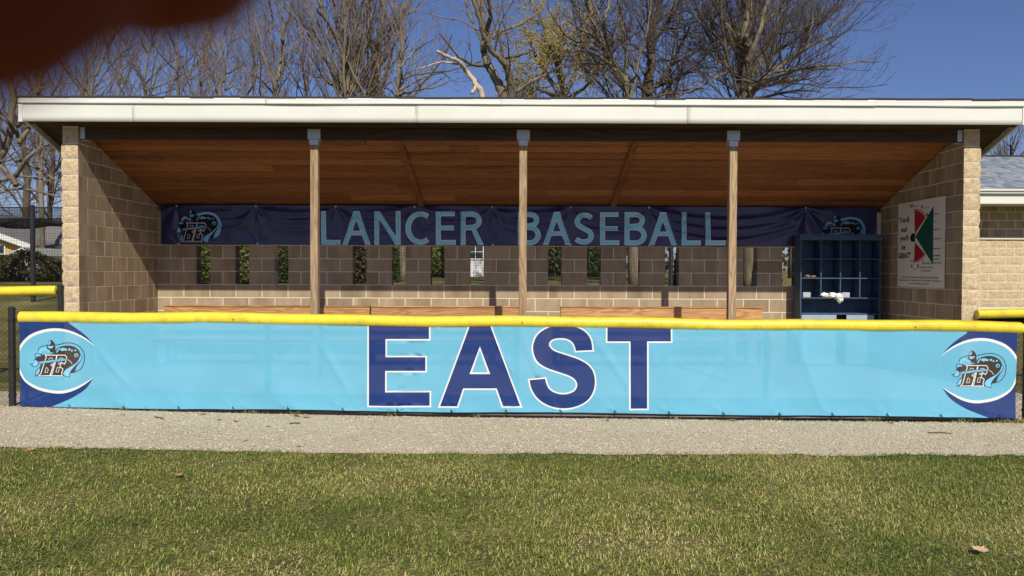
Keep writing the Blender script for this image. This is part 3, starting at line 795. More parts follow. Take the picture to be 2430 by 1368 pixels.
for px_ in (547, 1240, 2155):                       # knotted ends of the ties that hold the cap
    X = (px_ - 1215) / FPX * 7.55; mb = MB(); zk = ztop(X) - PR; yk = yF(X) - PR
    mb.tube([(X, yk + .004, zk), (X, yk - .008, zk + .001), (X + .002, yk - .014, zk)], [.009, .008, .003], 8); mb.build('tie_end', M['yellow'], fence)
# banner print: sheet coordinates (x, z); traced from the photograph by meeting the fence plane
def bp(px, py):
    d = ray(px, py); t = 7.555 / (d.y + .0333*d.x)
    return (d.x*t, CZ + d.z*t)
BL = bp(46, 760)[0]; BR = bp(2413, 780)[0]
def bbot(x):
    g = zgr(x); return g + np.interp(x, [-5, -4, -2.2, 0, 3, 5], [0.004, .020, .048, .066, .060, .046]) + .004*math.sin(x*2.1)
outl = [(x, ztop(x) - .10) for x in np.linspace(BL, BR, 60)] + [(x, bbot(x)) for x in np.linspace(BR, BL, 60)]
GROM = [bp(px, 975)[0] for px in (70, 168, 297, 427, 556, 686, 815, 945, 1073, 1202, 1331, 1460, 1588, 1717, 1850, 1975, 2105, 2232, 2370)]
def bsurf(x, z):
    y = yF(x) - .030
    y += .012*noise.noise((x*1.1, z*2.1, 0)) + .008*noise.noise((x*3.0 + z*2, z*3.2 - x, 4))
    for g in GROM:                                   # small pulls above each tie
        dx, dz = x-g, z-bbot(g); r2 = dx*dx+dz*dz
        if r2 < .16: y -= .014*math.exp(-r2/.018)*abs(math.sin(3.2*math.atan2(dz+.02, dx)+.4))
    for (gx, ang, ln) in ((-1.0, 1.0, .5), (1.05, 2.2, .55), (-3.35, 1.2, .4), (2.9, 1.9, .5), (-2.3, .75, .5), (-4.0, 2.3, .3), (1.95, .9, .4), (3.7, 1.1, .5), (.25, 2.0, .35), (-1.75, 2.1, .4)):
        a = (x-gx)*math.cos(ang) + (z-.45)*math.sin(ang); b = -(x-gx)*math.sin(ang) + (z-.45)*math.cos(ang)
        y -= .009*math.exp(-(b/.03)**2 - (a/ln)**2)
    y -= .012*math.exp(-((z-bbot(x))/.05)**2) * (0.5+.5*math.sin(x*8.3))*.5
    return (x, y, z)
SEE = 0.10
PM = [print_mat('sky_blue_print', (0.140,0.45,0.63), SEE), print_mat('navy_print', (0.010,0.036,0.165), SEE*.6), print_mat('white_print', (0.74,0.74,0.72), .05),
      print_mat('black_print', (0.045,0.035,0.032), .06), print_mat('dark_line_print', (0.02,0.035,0.11), .06), print_mat('pale_blue_print', (0.20,0.56,0.76), .08)]
lay = []
def z3(p): return [(a/3.42, 700 + b/3.42) for a, b in p]
def swoosh(fx, dy):
    top = spline([(560,232),(650,296),(720,358),(762,413)], 4); bot = spline([(762,672),(700,760),(600,830),(500,876),(385,920)], 4)
    navy = [(100,150),(540,150)] + top + bot + [(380,1000),(100,1000)]
    outer = spline([(764,412),(700,357),(620,312),(540,284),(450,272),(350,284),(250,322),(180,384),(148,450),(144,530),(155,620),(200,705),(300,768),(400,795),(500,802),(600,777),(690,727),(764,670)], 3)
    inner = spline([(764,415),(695,367),(615,328),(540,304),(450,295),(355,306),(262,342),(195,398),(160,460),(156,530),(167,610),(210,690),(300,744),(400,772),(500,779),(595,757),(685,716),(764,668)], 3)
    for p, m in ((navy, 1), (outer, 2), (inner, 0)):
        q = [fx(a/3.42, 700 + b/3.42 + dy) for a, b in p]
        q = [bp(*r) for r in q]
        lay.append((q, m))
swoosh(lambda x, y: (x, y), 0); swoosh(lambda x, y: (2458 - x, y), 23)
CF = dict(line=4, black=3, white=2, blue=5)
lay += emblem(lambda a, b: bp(40 + a/7.6, 780 + b/7.6), 1, CF)
lay += emblem(lambda a, b: bp(40 + a/7.6 + 2186.5, 780 + b/7.6 + 24.6), 1, CF)
def z8(p): return [(800 + a/2.8256, 730 + b/2.8256) for a, b in p]
Epoly = [(212,116),(616,116),(616,212),(325,212),(325,334),(592,334),(592,426),(322,426),(322,570),(620,570),(620,660),(212,660)]
Apoly = [(690,662),(893,116),(1024,116),(1228,662),(1112,662),(1070,543),(845,543),(805,662)]; Ahole = [(957,262),(1026,447),(888,447)]
Spoly = spline([(1712,286),(1700,215),(1660,162),(1600,133),(1510,122),(1420,135),(1350,178),(1318,240),(1316,300),(1342,362),(1400,403),(1480,432),(1560,460),(1600,490),(1610,527),(1590,562),(1540,582),(1480,580),(1430,556),(1406,520),(1394,478)], 3) + \
        spline([(1290,488),(1305,550),(1345,610),(1410,655),(1500,677),(1590,668),(1670,630),(1715,570),(1729,500),(1716,432),(1680,385),(1620,350),(1540,322),(1460,295),(1426,265),(1422,240),(1445,215),(1500,206),(1550,215),(1585,243),(1602,292)], 3)
Tpoly = [(1812,128),(2238,128),(2238,228),(2078,228),(2078,678),(1967,678),(1967,228),(1812,228)]
for p in (Epoly, Apoly, Spoly, Tpoly):
    lay.append(([bp(*q) for q in z8(offset(p, 10))], 2))
    lay.append(([bp(*q) for q in z8(p)], 1))
lay.append(([bp(*q) for q in z8(Ahole)], 2)); lay.append(([bp(*q) for q in z8(offset(Ahole, -11))], 0))
banner = printed('team_banner', outl, lay, PM, 0.035, bsurf)
tag(banner, 'light blue mesh banner printed EAST hanging on the low front fence', 'banner')
for g in GROM:                                       # grommet and tie
    zg_ = bbot(g) + .012; x_, y_, z_ = bsurf(g, zg_); y_ -= .002
    mb = MB(); mb.tube([(g-.016, y_, z_+.0), (g, y_-.006, z_+.004), (g+.010, y_-.004, z_-.012), (g+.004, y_+.0, z_-.03)], .0035, 5)
    mb.tube([(g, y_-.003, z_), (g-.012, y_-.008, z_+.022)], .003, 5)
    mb.build('cable_tie', M['black'], banner)

# short fences on both sides of the dugout
def side_fence(x0, x1, y, zt, label, postx):
    f = tag(empty('chain_link_fence', (0, 0, 0)), label, 'fence')
    g = lambda x: gz(x, y)
    corrugated(x0, x1, lambda x: y, lambda x: zt + .008*math.sin(x*3), .0605, n=16).build('cap_tube', M['yellow'], f)
    mb = MB(); chainlink(mb, x0 - (0 if postx > x1 else .05), x1 + .08, lambda x: y, lambda x: g(x), lambda x: zt - .06, r=.0036)
    mb.build('chain_mesh', M['net'], f)['kind'] = 'stuff'
    mb = MB(); mb.tube([(x0, y+.01, zt-.06), (x1+.05, y+.01, zt-.06)], .02, 8); mb.build('rail', M['black'], f)
    for X in ([postx] if postx > x0 - 1 else []) + [x0 + (2.6 if postx > x1 else 3.0)]:
        mb = MB(); mb.tube([(X, y+.02, g(X)-.05), (X, y+.02, zt+.0)], .034, 12); mb.tube([(X, y+.02, zt), (X, y+.02, zt+.014), (X, y+.02, zt+.03)], [.038, .036, .014], 12)
        for zz in (.3, .8): mb.tube([(X, y+.02, g(X)+zz), (X, y+.02, g(X)+zz+.022)], .038, 10)
        mb.build('post', M['black'], f)
    return f
pL = at(132, 680, 9.75); pR = at(2319, 733, 9.75)
side_fence(-9.6, pL.x, 9.75, pL.z, 'black chain link fence with short yellow cap in front of the net cage', pL.x + .05)
side_fence(pR.x, 10.2, 9.75, at(2370, 733, 9.75).z, 'black chain link fence with yellow cap in front of the block building', pR.x - 5)

# ------------------------------------------------------------------ benches, lockers, back banner, poster
def bench(px0, px1, label):
    D = 11.50; x0 = (px0-1215)/FPX*D; x1 = (px1-1215)/FPX*D; c = (x0+x1)/2; hl = (x1-x0)/2
    b = tag(empty('bench', (c, D, 0.02)), label, 'bench', 'wooden player benches along the back wall')
    def plank(name, yA, yB, zA, zB, inset=0.0):
        me = bevbox(name, 2*(hl-inset), yB-yA, zB-zA, .005, M['bench']); return link(name, me, b, (0, (yA+yB)/2, (zA+zB)/2))
    plank('backrest_board', 0, .038, .70, .872); plank('backrest_board', 0, .038, .52, .66)
    plank('top_rail', -.012, .10, .873, .893)
    for i in range(3): plank('seat_plank', -.46 + i*.145, -.46 + i*.145 + .138, .42, .458)
    for sx in (-hl + .02, 0, hl - .02):
        mb = MB(); mb.box((sx-.019, -.44, 0), (sx+.019, -.35, .42)); mb.box((sx-.019, .04, 0), (sx+.019, .13, .872)); mb.box((sx-.019, -.35, .34), (sx+.019, .04, .418)); mb.build('bench_leg', M['bench_end'], b)
    return b
bench(389, 877, 'long wooden bench next to the sunlit end wall')
bench(881, 1236, 'short wooden bench ending at the middle timber post')
bench(1331, 1810, 'wooden bench between the middle post and the lockers')

# lockers
XA, XB = (1898-1215)/FPX*11.62, (2089-1215)/FPX*11.62; YL = 11.60; YLB = DB - .095
def lz(py): return at(1990, py, 11.62).z
lock = tag(empty('locker_cubby', ((XA+XB)/2, YL, .02)), 'navy blue wooden cubby locker with twelve open cells beside the poster', 'locker')
def lbox(name, a, b, mat='navy_locker', bev=.004):
    me = bevbox(name, b[0]-a[0], b[1]-a[1], b[2]-a[2], bev, M[mat])
    c = Vector([(p+q)/2 for p, q in zip(a, b)]); return link(name, me, lock, c - Vector(((XA+XB)/2, YL, .02)))
t_ = .02; ztp = lz(560)
lbox('side_panel', (XA, YL, .02), (XA+t_, YLB, ztp-.002)); lbox('side_panel', (XB-t_, YL, .02), (XB, YLB, ztp-.002))
lbox('top_panel', (XA-.02, YL-.02, ztp), (XB+.02, YLB, ztp+.022)); lbox('header', (XA-.015, YL-.016, lz(571)), (XB+.015, YL-.002, ztp-.002))
lbox('back_panel', (XA+t_+.001, YLB-.012, .03), (XB-t_-.001, YLB, ztp-.003))
shelf_py = [615, 661, 708]
for i, py in enumerate(shelf_py): lbox('shelf', (XA+t_+.001, YL+.002 - (.02 if i == 2 else 0), lz(py)-.01), (XB-t_-.001, YLB-.014, lz(py)+.008))
cw = (XB-XA-2*t_)/4
zs = [ztp-.003] + [lz(p) for p in shelf_py]
for k in range(3):
    for i in range(1, 4): x = XA + t_ + cw*i; lbox('divider', (x-.009, YL+.004, zs[k+1]+.01), (x+.009, YLB-.014, zs[k] - (.012 if k else .04)))
zb_ = lz(744)
lbox('seat_shelf', (XA+t_+.001, YL-.01, zb_-.02), (XB-t_-.001, YLB-.014, zb_))
lbox('door_panel', (XA+.02, YL-.012, .05), (XA+.55, YL-.002, zb_-.024), 'pale_panel'); lbox('door_panel', (XA+.70, YL-.012, .05), (XB-.10, YL-.002, zb_-.024), 'pale_panel')
# things in the lockers
def blob(name, pts, r, mat, seed, amp=.5, sub=3):
    bm = bmesh.new()
    for (p, rr) in zip(pts, r):
        g = bmesh.ops.create_icosphere(bm, subdivisions=sub, radius=1.0)
        for v in g['verts']:
            d = v.co.normalized(); k = 1 + amp*noise.noise(d*1.7 + Vector((seed, p[0]*9, 0))) + amp*.5*noise.noise(d*4 + Vector((seed*2, 0, p[0]*5)))
            v.co = Vector((p[0] + d.x*rr[0]*k, p[1] + d.y*rr[1]*k, p[2] + d.z*rr[2]*k))
    me = bpy.data.meshes.new(name); bm.to_mesh(me); bm.free(); me.materials.append(M[mat])
    for p in me.polygons: p.use_smooth = True
    return me
tw = at(1968, 703, 11.66); zsh = lz(708) + .008
me = blob('towel', [(-.10,0.02,.035), (.0,.0,.035), (.09,-.03,.02), (.12,-.05,-.03)], [(.065,.06,.035), (.085,.06,.036), (.07,.045,.04), (.045,.025,.045)], 'cloth', 3, .75)
o = link('towel', me); o.location = (tw.x, 11.60, zsh); tag(o, 'crumpled white towel hanging over the lit locker shelf', 'towel')
for px, lab in ((1909, 'small white carton in the outermost lit cubby cell away from the poster'), (2001, 'small white carton in the lit cubby cell just past the towel')):
    p = at(px, 705, 11.8); o = link('carton', bevbox('carton', .115, .06, .075, .004, M['paper'])); o.location = (p.x, 11.73, lz(708) + .008 + .038); tag(o, lab, 'carton', 'small white cartons on the lit locker shelf')
me = blob('glove', [(-.05,0,.03), (.04,0,.025)], [(.06,.05,.03), (.05,.05,.022)], 'dryleaf', 9, .6, 2)
p = at(1917, 655, 11.8); o = link('glove', me); o.location = (p.x, 11.70, lz(661) + .004); tag(o, 'dark brown crumpled glove on the middle locker shelf', 'glove')

# banner on the back wall
YB = DB - .03
def kp(px, py):
    d = ray(px, py); t = YB / d.y; return (d.x*t, CZ + d.z*t)
kx0, kz1 = kp(383, 491); kx1 = kp(2080, 497)[0]
def ktop(x): return 2.455 - .004
def kbot(x): return np.interp(x, [kx0, -2.5, 1, 3.3, 4.3, kx1], [1.838, 1.845, 1.838, 1.832, 1.85, 1.84]) + .004*math.sin(x*3)
TG = [kp(p, 495)[0] for p in (420, 608, 797, 984, 1168, 1354, 1540, 1912)]
BG = [kp(p, 582)[0] for p in (425, 612, 800, 986, 1170, 1355, 1540)]
def ksurf(x, z):
    y = YB - .012
    y -= .016*noise.noise((x*1.6, z*2.4, 7)) + .009*noise.noise((x*5, z*4+x*2, 2))
    for g in TG:
        dx, dz = x-g, 2.44-z; r = math.hypot(dx, dz)
        if r < .75 and r > 1e-4:
            a = math.atan2(dx, dz)
            big = 1.6 if g > 3.5 else 1.0
            y -= big*.036*math.exp(-r/.28)*(r/(r+.05))*math.cos(a*7 + g*2)
    for i in range(len(TG)-1):                      # swags between the top fixings
        a, b = TG[i], TG[i+1]
        if a <= x <= b:
            u = (x-a)/(b-a); deep = .034 if b-a < 1.5 else .085
            for k in range(3):
                zc_ = 2.40 - .11*k - (.16 if b-a > 1.5 else .07)*math.sin(math.pi*u)*(1+.3*k)
                y -= deep*.55*math.sin(math.pi*u)*math.exp(-((z-zc_)/.035)**2)
    for g in BG:
        dx, dz = x-g, z-1.86; r = math.hypot(dx, dz)
        if 1e-4 < r < .5: y -= .018*math.exp(-r/.16)*math.cos(math.atan2(dx, dz)*6 + g)*(r/(r+.04))
    y -= .02*math.exp(-((z-1.87)/.05)**2)*max(0, math.sin((x+.2)*2.3))*.6
    return (x, min(y, YB + .02), z)
KM = [print_mat('navy_vinyl', (0.020,0.024,0.10), 0, .36, spec=.6), print_mat('sky_letter_print', (0.27,0.66,0.84), 0, .5), print_mat('pale_outline_print', (0.72,0.80,0.92), 0, .5),
      print_mat('crest_black_print', (0.006,0.006,0.010), 0, .45), print_mat('crest_white_print', (0.66,0.58,0.60), 0, .5), print_mat('crest_blue_print', (0.20,0.52,0.74), 0, .5)]
kl = []
LET = [('L',762.6,807.8),('A',813.5,879.4),('N',889.8,950.7),('C',963,1023.5),('E',1035,1081.2),('R',1093.7,1147),('B',1229,1281),('A',1288.8,1353.4),('S',1362,1410),('E',1424,1469),('B',1482,1531.7),('A',1540,1605),('L',1617.5,1662),('L',1673.4,1720)]
for ch, a, b in LET:
    u = (a-762)/(1720-762); y0 = 502.2 + 3.4*u; y1 = 580.6 + 2.0*u
    fs = letter(ch, a+1, b-1, y0+1, y1-1, 9.3)
    for f in fs: kl.append(([kp(*q) for q in f(1.3)], 2))
    for f in fs: kl.append(([kp(*q) for q in f(0)], 1))
CB = dict(line=3, black=3, white=4, blue=5, fillplume=5)
def crest_back(dx, dy):
    # crest units -> pixels: width 300..1220 -> 414..526, height 205..872 -> 497..577
    kl.extend(emblem(lambda a, b: kp(414 + dx + (a-240)*(112/975.), 497 + dy + (b-205)*(79/667.)), 1, CB))
crest_back(0, 0); crest_back(1527, 12)
kout = [(x, ktop(x)) for x in np.linspace(kx0, kx1, 60)] + [(x, kbot(x)) for x in np.linspace(kx1, kx0, 60)]
kb = printed('wall_banner', kout, kl, KM, 0.026, ksurf)
tag(kb, 'wrinkled navy banner printed LANCER BASEBALL high on the back wall', 'banner')
for g, z in [(g, 2.437) for g in TG] + [(g, kbot(g) + .014) for g in BG]:
    x_, y_, z_ = ksurf(g, z); mb = MB(); mb.tube([(g, y_+.004, z_), (g, y_-.006, z_), (g, y_-.010, z_)], [.017, .017, .010], 10)
    mb.build('grommet', M['paper'], kb)

# poster on the shaded side wall
XP = XR - .012
PP = lambda zx, zy: at_x(2100 + zx/5.26, 450 + zy/5.26, XP)
yA = PP(166, 600).y; yBn = PP(750, 600).y
zt_, zb2 = PP(166, 183).z, PP(160, 1212).z
ppo = tag(empty('hitting_poster', (XP, (yA+yBn)/2, (zt_+zb2)/2)), 'white square hitting chart poster with green and red wedges on the shaded wall', 'poster')
pc = ppo.location.copy()
me = bevbox('board', .008, abs(yA-yBn), zt_-zb2, .001, mottle('poster_board', (0.70,0.69,0.60), (0.76,0.75,0.66), 2, .6, rnd_seed=False)); link('board', me, ppo, (0, 0, 0))
def flat(name, pts, mat, dx):
    mb = MB(); p = [PP(*q) - pc for q in pts]; n = len(p)
    bm = bmesh.new(); vs = [bm.verts.new((-.0045 - dx, q.y, q.z)) for q in p]
    f = bm.faces.new(vs); bmesh.ops.triangulate(bm, faces=[f]); bmesh.ops.recalc_face_normals(bm, faces=bm.faces[:])
    me = bpy.data.meshes.new(name); bm.to_mesh(me); bm.free(); me.materials.append(mat); return link(name, me, ppo)
mr_ = mottle('red_ink', (0.36,0.015,0.03), (0.42,0.02,0.035), 3, .6); mg_ = mottle('green_ink', (0.006,0.085,0.055), (0.010,0.10,0.065), 3, .6); mk_ = mottle('black_ink', (0.012,0.012,0.014), (0.018,0.018,0.02), 3, .6)
flat('wedge', [(372,260)] + spline([(372,260),(420,268),(470,300),(510,352)], 4)[1:] + [(378,560)], mr_, .001)
flat('wedge', [(378,660)] + [(500,800)] + spline([(500,800),(470,845),(420,885),(366,903)], 4)[1:], mr_, .001)
flat('ring', spline([(362,247),(425,250),(480,280),(523,335)], 4) + spline([(517,343),(475,290),(422,259),(362,255)], 4), mr_, .0012)
flat('ring', spline([(510,808),(475,862),(425,900),(358,918)], 4) + spline([(358,910),(422,892),(470,856),(503,803)], 4), mr_, .0012)
flat('field', [(384,590),(612,207),(604,937)], mg_, .0016); flat('plate', [(318,607),(340,552),(380,548),(380,655),(335,652)], mk_, .002)
FO = {}
def text(s, zx0, zx1, zy_base, h, mat, bold=0.0, dx=.0024, name='lettering'):
    c = bpy.data.curves.new(name, 'FONT'); c.body = s; c.size = 1.0; c.offset = bold
    o = bpy.data.objects.new(name, c); COL.objects.link(o); dg = bpy.context.evaluated_depsgraph_get(); dg.update()
    me = bpy.data.meshes.new_from_object(o.evaluated_get(dg)); bpy.data.objects.remove(o)
    v = np.empty(len(me.vertices)*3, np.float32); me.vertices.foreach_get('co', v); v = v.reshape(-1, 3)
    a, b = v[:,0].min(), v[:,0].max()
    P0, P1 = PP(zx0, zy_base), PP(zx1, zy_base); hh = h/5.26/FPX*10.7
    sx = (P0.y-P1.y)/(b-a); out = np.zeros_like(v)
    out[:,0] = -.0045 - dx; out[:,1] = P0.y - pc.y - (v[:,0]-a)*sx; out[:,2] = P0.z - pc.z + v[:,1]*hh/.72
    me.vertices.foreach_set('co', out.ravel()); me.materials.clear(); me.materials.append(mat); me.name = name; me.update()
    return link(name, me, ppo)
for s, a, b, y, h in (('"3-to-8', 180, 306, 420, 68), ('and', 208, 278, 532, 62), ("you'll", 192, 296, 640, 62), ('be', 215, 260, 750, 62), ('GREAT"', 172, 322, 862, 70)): text(s, a, b, y, h, mk_, .022)
for s, a, b, y in (('10', 318, 358, 228), ('9', 456, 480, 242), ('8', 522, 542, 332), ('0', 330, 350, 976), ('1', 408, 426, 976), ('2', 468, 490, 930)): text(s, a, b, y, 40, mr_, .04)
for s, a, b, y, h in (('POP UP', 364, 428, 222, 16), ("CAN'T IT", 486, 552, 242, 16), ('FLY BALL', 600, 680, 320, 18), ('FLY', 618, 660, 415, 18), ('LINE DRIVE', 606, 698, 512, 18), ('LINE DRIVE', 606, 704, 630, 18), ('LINE DRIVE', 606, 696, 752, 18),
                      ('SKIMMING', 606, 698, 838, 18), ('GROUND BALL', 590, 688, 880, 18), ('REGULAR GROUND BALL', 500, 716, 930, 18), ('TOPPED OR CHOPPED', 438, 598, 984, 18), ('GROUND BALL', 456, 578, 1026, 18), ('K or BB', 352, 404, 1000, 14), ('Miss', 326, 364, 900, 18),
                      ('"THE GOAL IS HITTING HIT HARD BACK-SPIN LINE DRIVES,', 206, 672, 1106, 20), ('CONSISTENTLY, OFF THE SWEET SPOT OF THE BAT" - Ernie Barnes,', 175, 706, 1142, 20), ('Seminole Community College (FL)', 302, 548, 1182, 20)):
    text(s, a, b, y, h, mk_, .004)

# ------------------------------------------------------------------ right-hand block building
bld = tag(empty('block_building', (0, 0, 0)), 'tan block outbuilding with grey shingle roof and white eave beside the dugout', 'building')
YW = 18.4; bx0, bx1 = 9.0, 19.0; g0 = .45
def bzz(py): return at(2400, py, YW).z
zsill = bzz(567)
mb = MB(); mb.box((bx0, YW + .001, g0), (bx1, YW + 6, zsill + .98)); bwall = mb.build('wall', M['mortar'], bld)
sp_full = []
for q in range(4):
    bm = bmesh.new(); bmesh.ops.create_grid(bm, x_segments=8, y_segments=5, size=0.5)
    for v in bm.verts:
        u, w_ = v.co.x + .5, v.co.y + .5; e = min(1, 6*min(u, 1-u))*min(1, 6*min(w_, 1-w_))
        v.co = Vector(((u-.5)*(2*CH-J), -.008*e - .007*e*noise.noise((u*4, w_*3, q*5)) - .006*e*noise.noise((u*11, w_*9, q*5)), (w_-.5)*(CH-J)))
    r = bmesh.ops.extrude_edge_only(bm, edges=[e for e in bm.edges if e.is_boundary])
    for v in r['geom']:
        if isinstance(v, bmesh.types.BMVert): v.co.y = .06
    bmesh.ops.recalc_face_normals(bm, faces=bm.faces[:])
    me = bpy.data.meshes.new('split_face_block'); bm.to_mesh(me); bm.free(); me.materials.append(M['split']); sp_full.append(me)
far_full = bevbox('concrete_block', 2*CH - J, .06, CH - J, .003, M['block'])
mb = MB(); mb.box((bx0, YW - .045, zsill - .02), (bx1, YW + .03, zsill + .03)); mb.build('sill', M['mortar'], bwall)
k = 0; z = zsill - CH/2 - .02
rest = MB()
while z > g0 + .1:
    x = bx0 + CH + (CH if k % 2 else 0)
    while x < bx1:
        if 10.6 < x < 14.2 and z > .7: link('split_face_block', random.choice(sp_full), bwall, (x, YW, z))
        else: rest.box((x - CH + J/2, YW - .01, z - CH/2 + J/2), (x + CH - J/2, YW + .05, z + CH/2 - J/2))
        x += 2*CH
    z -= CH; k += 1
k = 0; z = zsill + .03 + CH/2
while z < zsill + .95:
    x = bx0 + CH + (CH if k % 2 else 0)
    while x < bx1:
        if 10.6 < x < 14.2: link('concrete_block', far_full, bwall, (x, YW + .03, z))
        x += 2*CH
    z += CH; k += 1
rest.build('split_face_block_courses', M['split'], bwall)['kind'] = 'stuff'
ye = YW - .90
def ez(py): return at(2400, py, ye).z
zf0, zf1 = ez(484), ez(468)
mb = MB(); mb.box((bx0 - .5, ye, zf0), (bx1, ye + .03, zf1)); mb.build('fascia', M['fascia'], bld)
mb = MB(); mb.box((bx0 - .5, ye + .03, zf0 + .01), (bx1, YW + .02, zf0 + .03)); mb.build('soffit', M['fascia'], bld)
gt = MB(); z0_, z1_ = ez(461), ez(450)                # K-style gutter
prof = [(ye - .002, z0_), (ye - .07, z0_ + .005), (ye - .085, z0_ + .05), (ye - .115, z0_ + .065), (ye - .115, z1_), (ye - .10, z1_), (ye - .10, z0_ + .075), (ye - .012, z0_ + .02), (ye-.002, z1_ + .01)]
n = len(prof); gt.add([(bx0 - .5, *p) for p in prof] + [(bx1, *p) for p in prof], [[i, (i+1) % n, n + (i+1) % n, n + i] for i in range(n)] + [list(range(n))[::-1], list(range(n, 2*n))])
gt.build('gutter', M['fascia'], bld)
mb = MB(); mb.box((bx0 - .5, ye + .0, zf1 + .002), (bx1, ye + .02, z1_)); mb.build('gutter_board', M['fascia'], bld)
# roof plane and courses of shingle tabs
zr0 = z1_ + .01; pr = at(2400, 372, 21.0); yr = 21.0; sl = (pr.z - zr0)/(yr - (ye - .08))
def zr(y): return zr0 + sl*(y - (ye - .08))
mb = MB(); mb.hexa([(bx0-.5, ye-.08, zr0-.03), (bx1, ye-.08, zr0-.03), (bx1, yr, pr.z-.03), (bx0-.5, yr, pr.z-.03), (bx0-.5, ye-.08, zr0), (bx1, ye-.08, zr0), (bx1, yr, pr.z), (bx0-.5, yr, pr.z)])
mb.hexa([(bx0-.5, yr, pr.z-.03), (bx1, yr, pr.z-.03), (bx1, yr+4, pr.z-1.6), (bx0-.5, yr+4, pr.z-1.6), (bx0-.5, yr, pr.z), (bx1, yr, pr.z), (bx1, yr+4, pr.z-1.57), (bx0-.5, yr+4, pr.z-1.57)])
rf = mb.build('roof', M['roofgrey'], bld)
V, F, T = [], [], []
rows = 26; dy = (yr - (ye-.08))/rows
for r_ in range(rows):
    y0 = ye - .08 + r_*dy; x = bx0 - .5 + random.uniform(0, .15)
    while x < bx1 - .1:
        w = random.uniform(.10, .24); hgt = random.choice([.010, .018]); ya = y0 - random.choice([0, .012])
        b = len(V); t = random.random()
        for (xx, yy_, dz) in ((x, ya, hgt), (x+w, ya, hgt), (x+w, y0+dy, .006), (x, y0+dy, .006), (x, ya, -.0), (x+w, ya, -.0)):
            V.append((xx, yy_, zr(yy_) + dz)); T.append(t)
        F += [(b, b+1, b+2, b+3), (b+4, b+5, b+1, b)]; x += w + .003
me = np_mesh('shingles', np.array(V), np.array(F), 4); a = me.attributes.new('tint', 'FLOAT', 'POINT'); a.data.foreach_set('value', T)
me.materials.append(attr_mat('blue_grey_shingle', [(0, (.11,.13,.165)), (.35, (.17,.20,.245)), (.7, (.215,.245,.295)), (.85, (.19,.18,.17)), (1, (.265,.295,.34))], .9))
link('shingles', me, rf)['kind'] = 'stuff'
mb = MB(); mb.box((bx0-.5, yr-.10, pr.z), (bx1, yr+.10, pr.z+.02)); mb.build('ridge_cap', M['shingle_dark'], rf)

# ------------------------------------------------------------------ batting cage behind the dugout
cage = tag(empty('batting_cage', (0, 0, 0)), 'black net batting cage on tall black poles behind the dugout', 'batting cage')
cx0, cx1, cyn, cyf = -17.0, 3.75, 18.0, 22.0
ctop = at(78, 492, 18).z
for X in (-16.5, at(78, 600, 18).x, -4.6, at(1592, 620, 18).x):
    for Y in (cyn, cyf):
        mb = MB(); r = .055 if Y == cyn else .05; mb.tube([(X, Y, gz(X, Y) - .1), (X, Y, ctop + .02)], r, 10)
        mb.tube([(X, Y, ctop + .02), (X, Y, ctop + .05)], [r*1.2, r*.6], 10); mb.build('pole', M['black'], cage)
for Y in (cyn, cyf):
    mb = MB(); mb.tube([(x, Y, ctop - .02*math.sin((x-cx0)*.8)**2) for x in np.linspace(cx0, cx1, 30)], .014, 5); mb.build('top_cable', M['black'], cage)
def ribbons(mb, fn, nu, nv, w):
    for i in range(nu + 1):
        p = [fn(i/nu, j/8) for j in range(9)]
        mb.tube(p, w, 3, cap=False)
    for j in range(nv + 1):
        p = [fn(i/40, j/nv) for i in range(41)]
        mb.tube(p, w, 3, cap=False)
for Y in (cyn, cyf):
    mb = MB()
    ribbons(mb, lambda u, v: Vector((cx0 + u*(cx1-cx0), Y + .05*math.sin(u*40)*v*(1-v)*4, gz(0, Y) + .05 + (ctop - gz(0, Y) - .07)*v)), 330, 36, .0023)
    mb.build('net', M['net'], cage)['kind'] = 'stuff'
mb = MB(); ribbons(mb, lambda u, v: Vector((cx0 + u*(cx1-cx0), cyn + v*(cyf-cyn), ctop - .30*math.sin(math.pi*v) - .10*math.sin(u*40)**2*math.sin(math.pi*v))), 330, 60, .0045)
mb.build('net_roof', M['net'], cage)['kind'] = 'stuff'

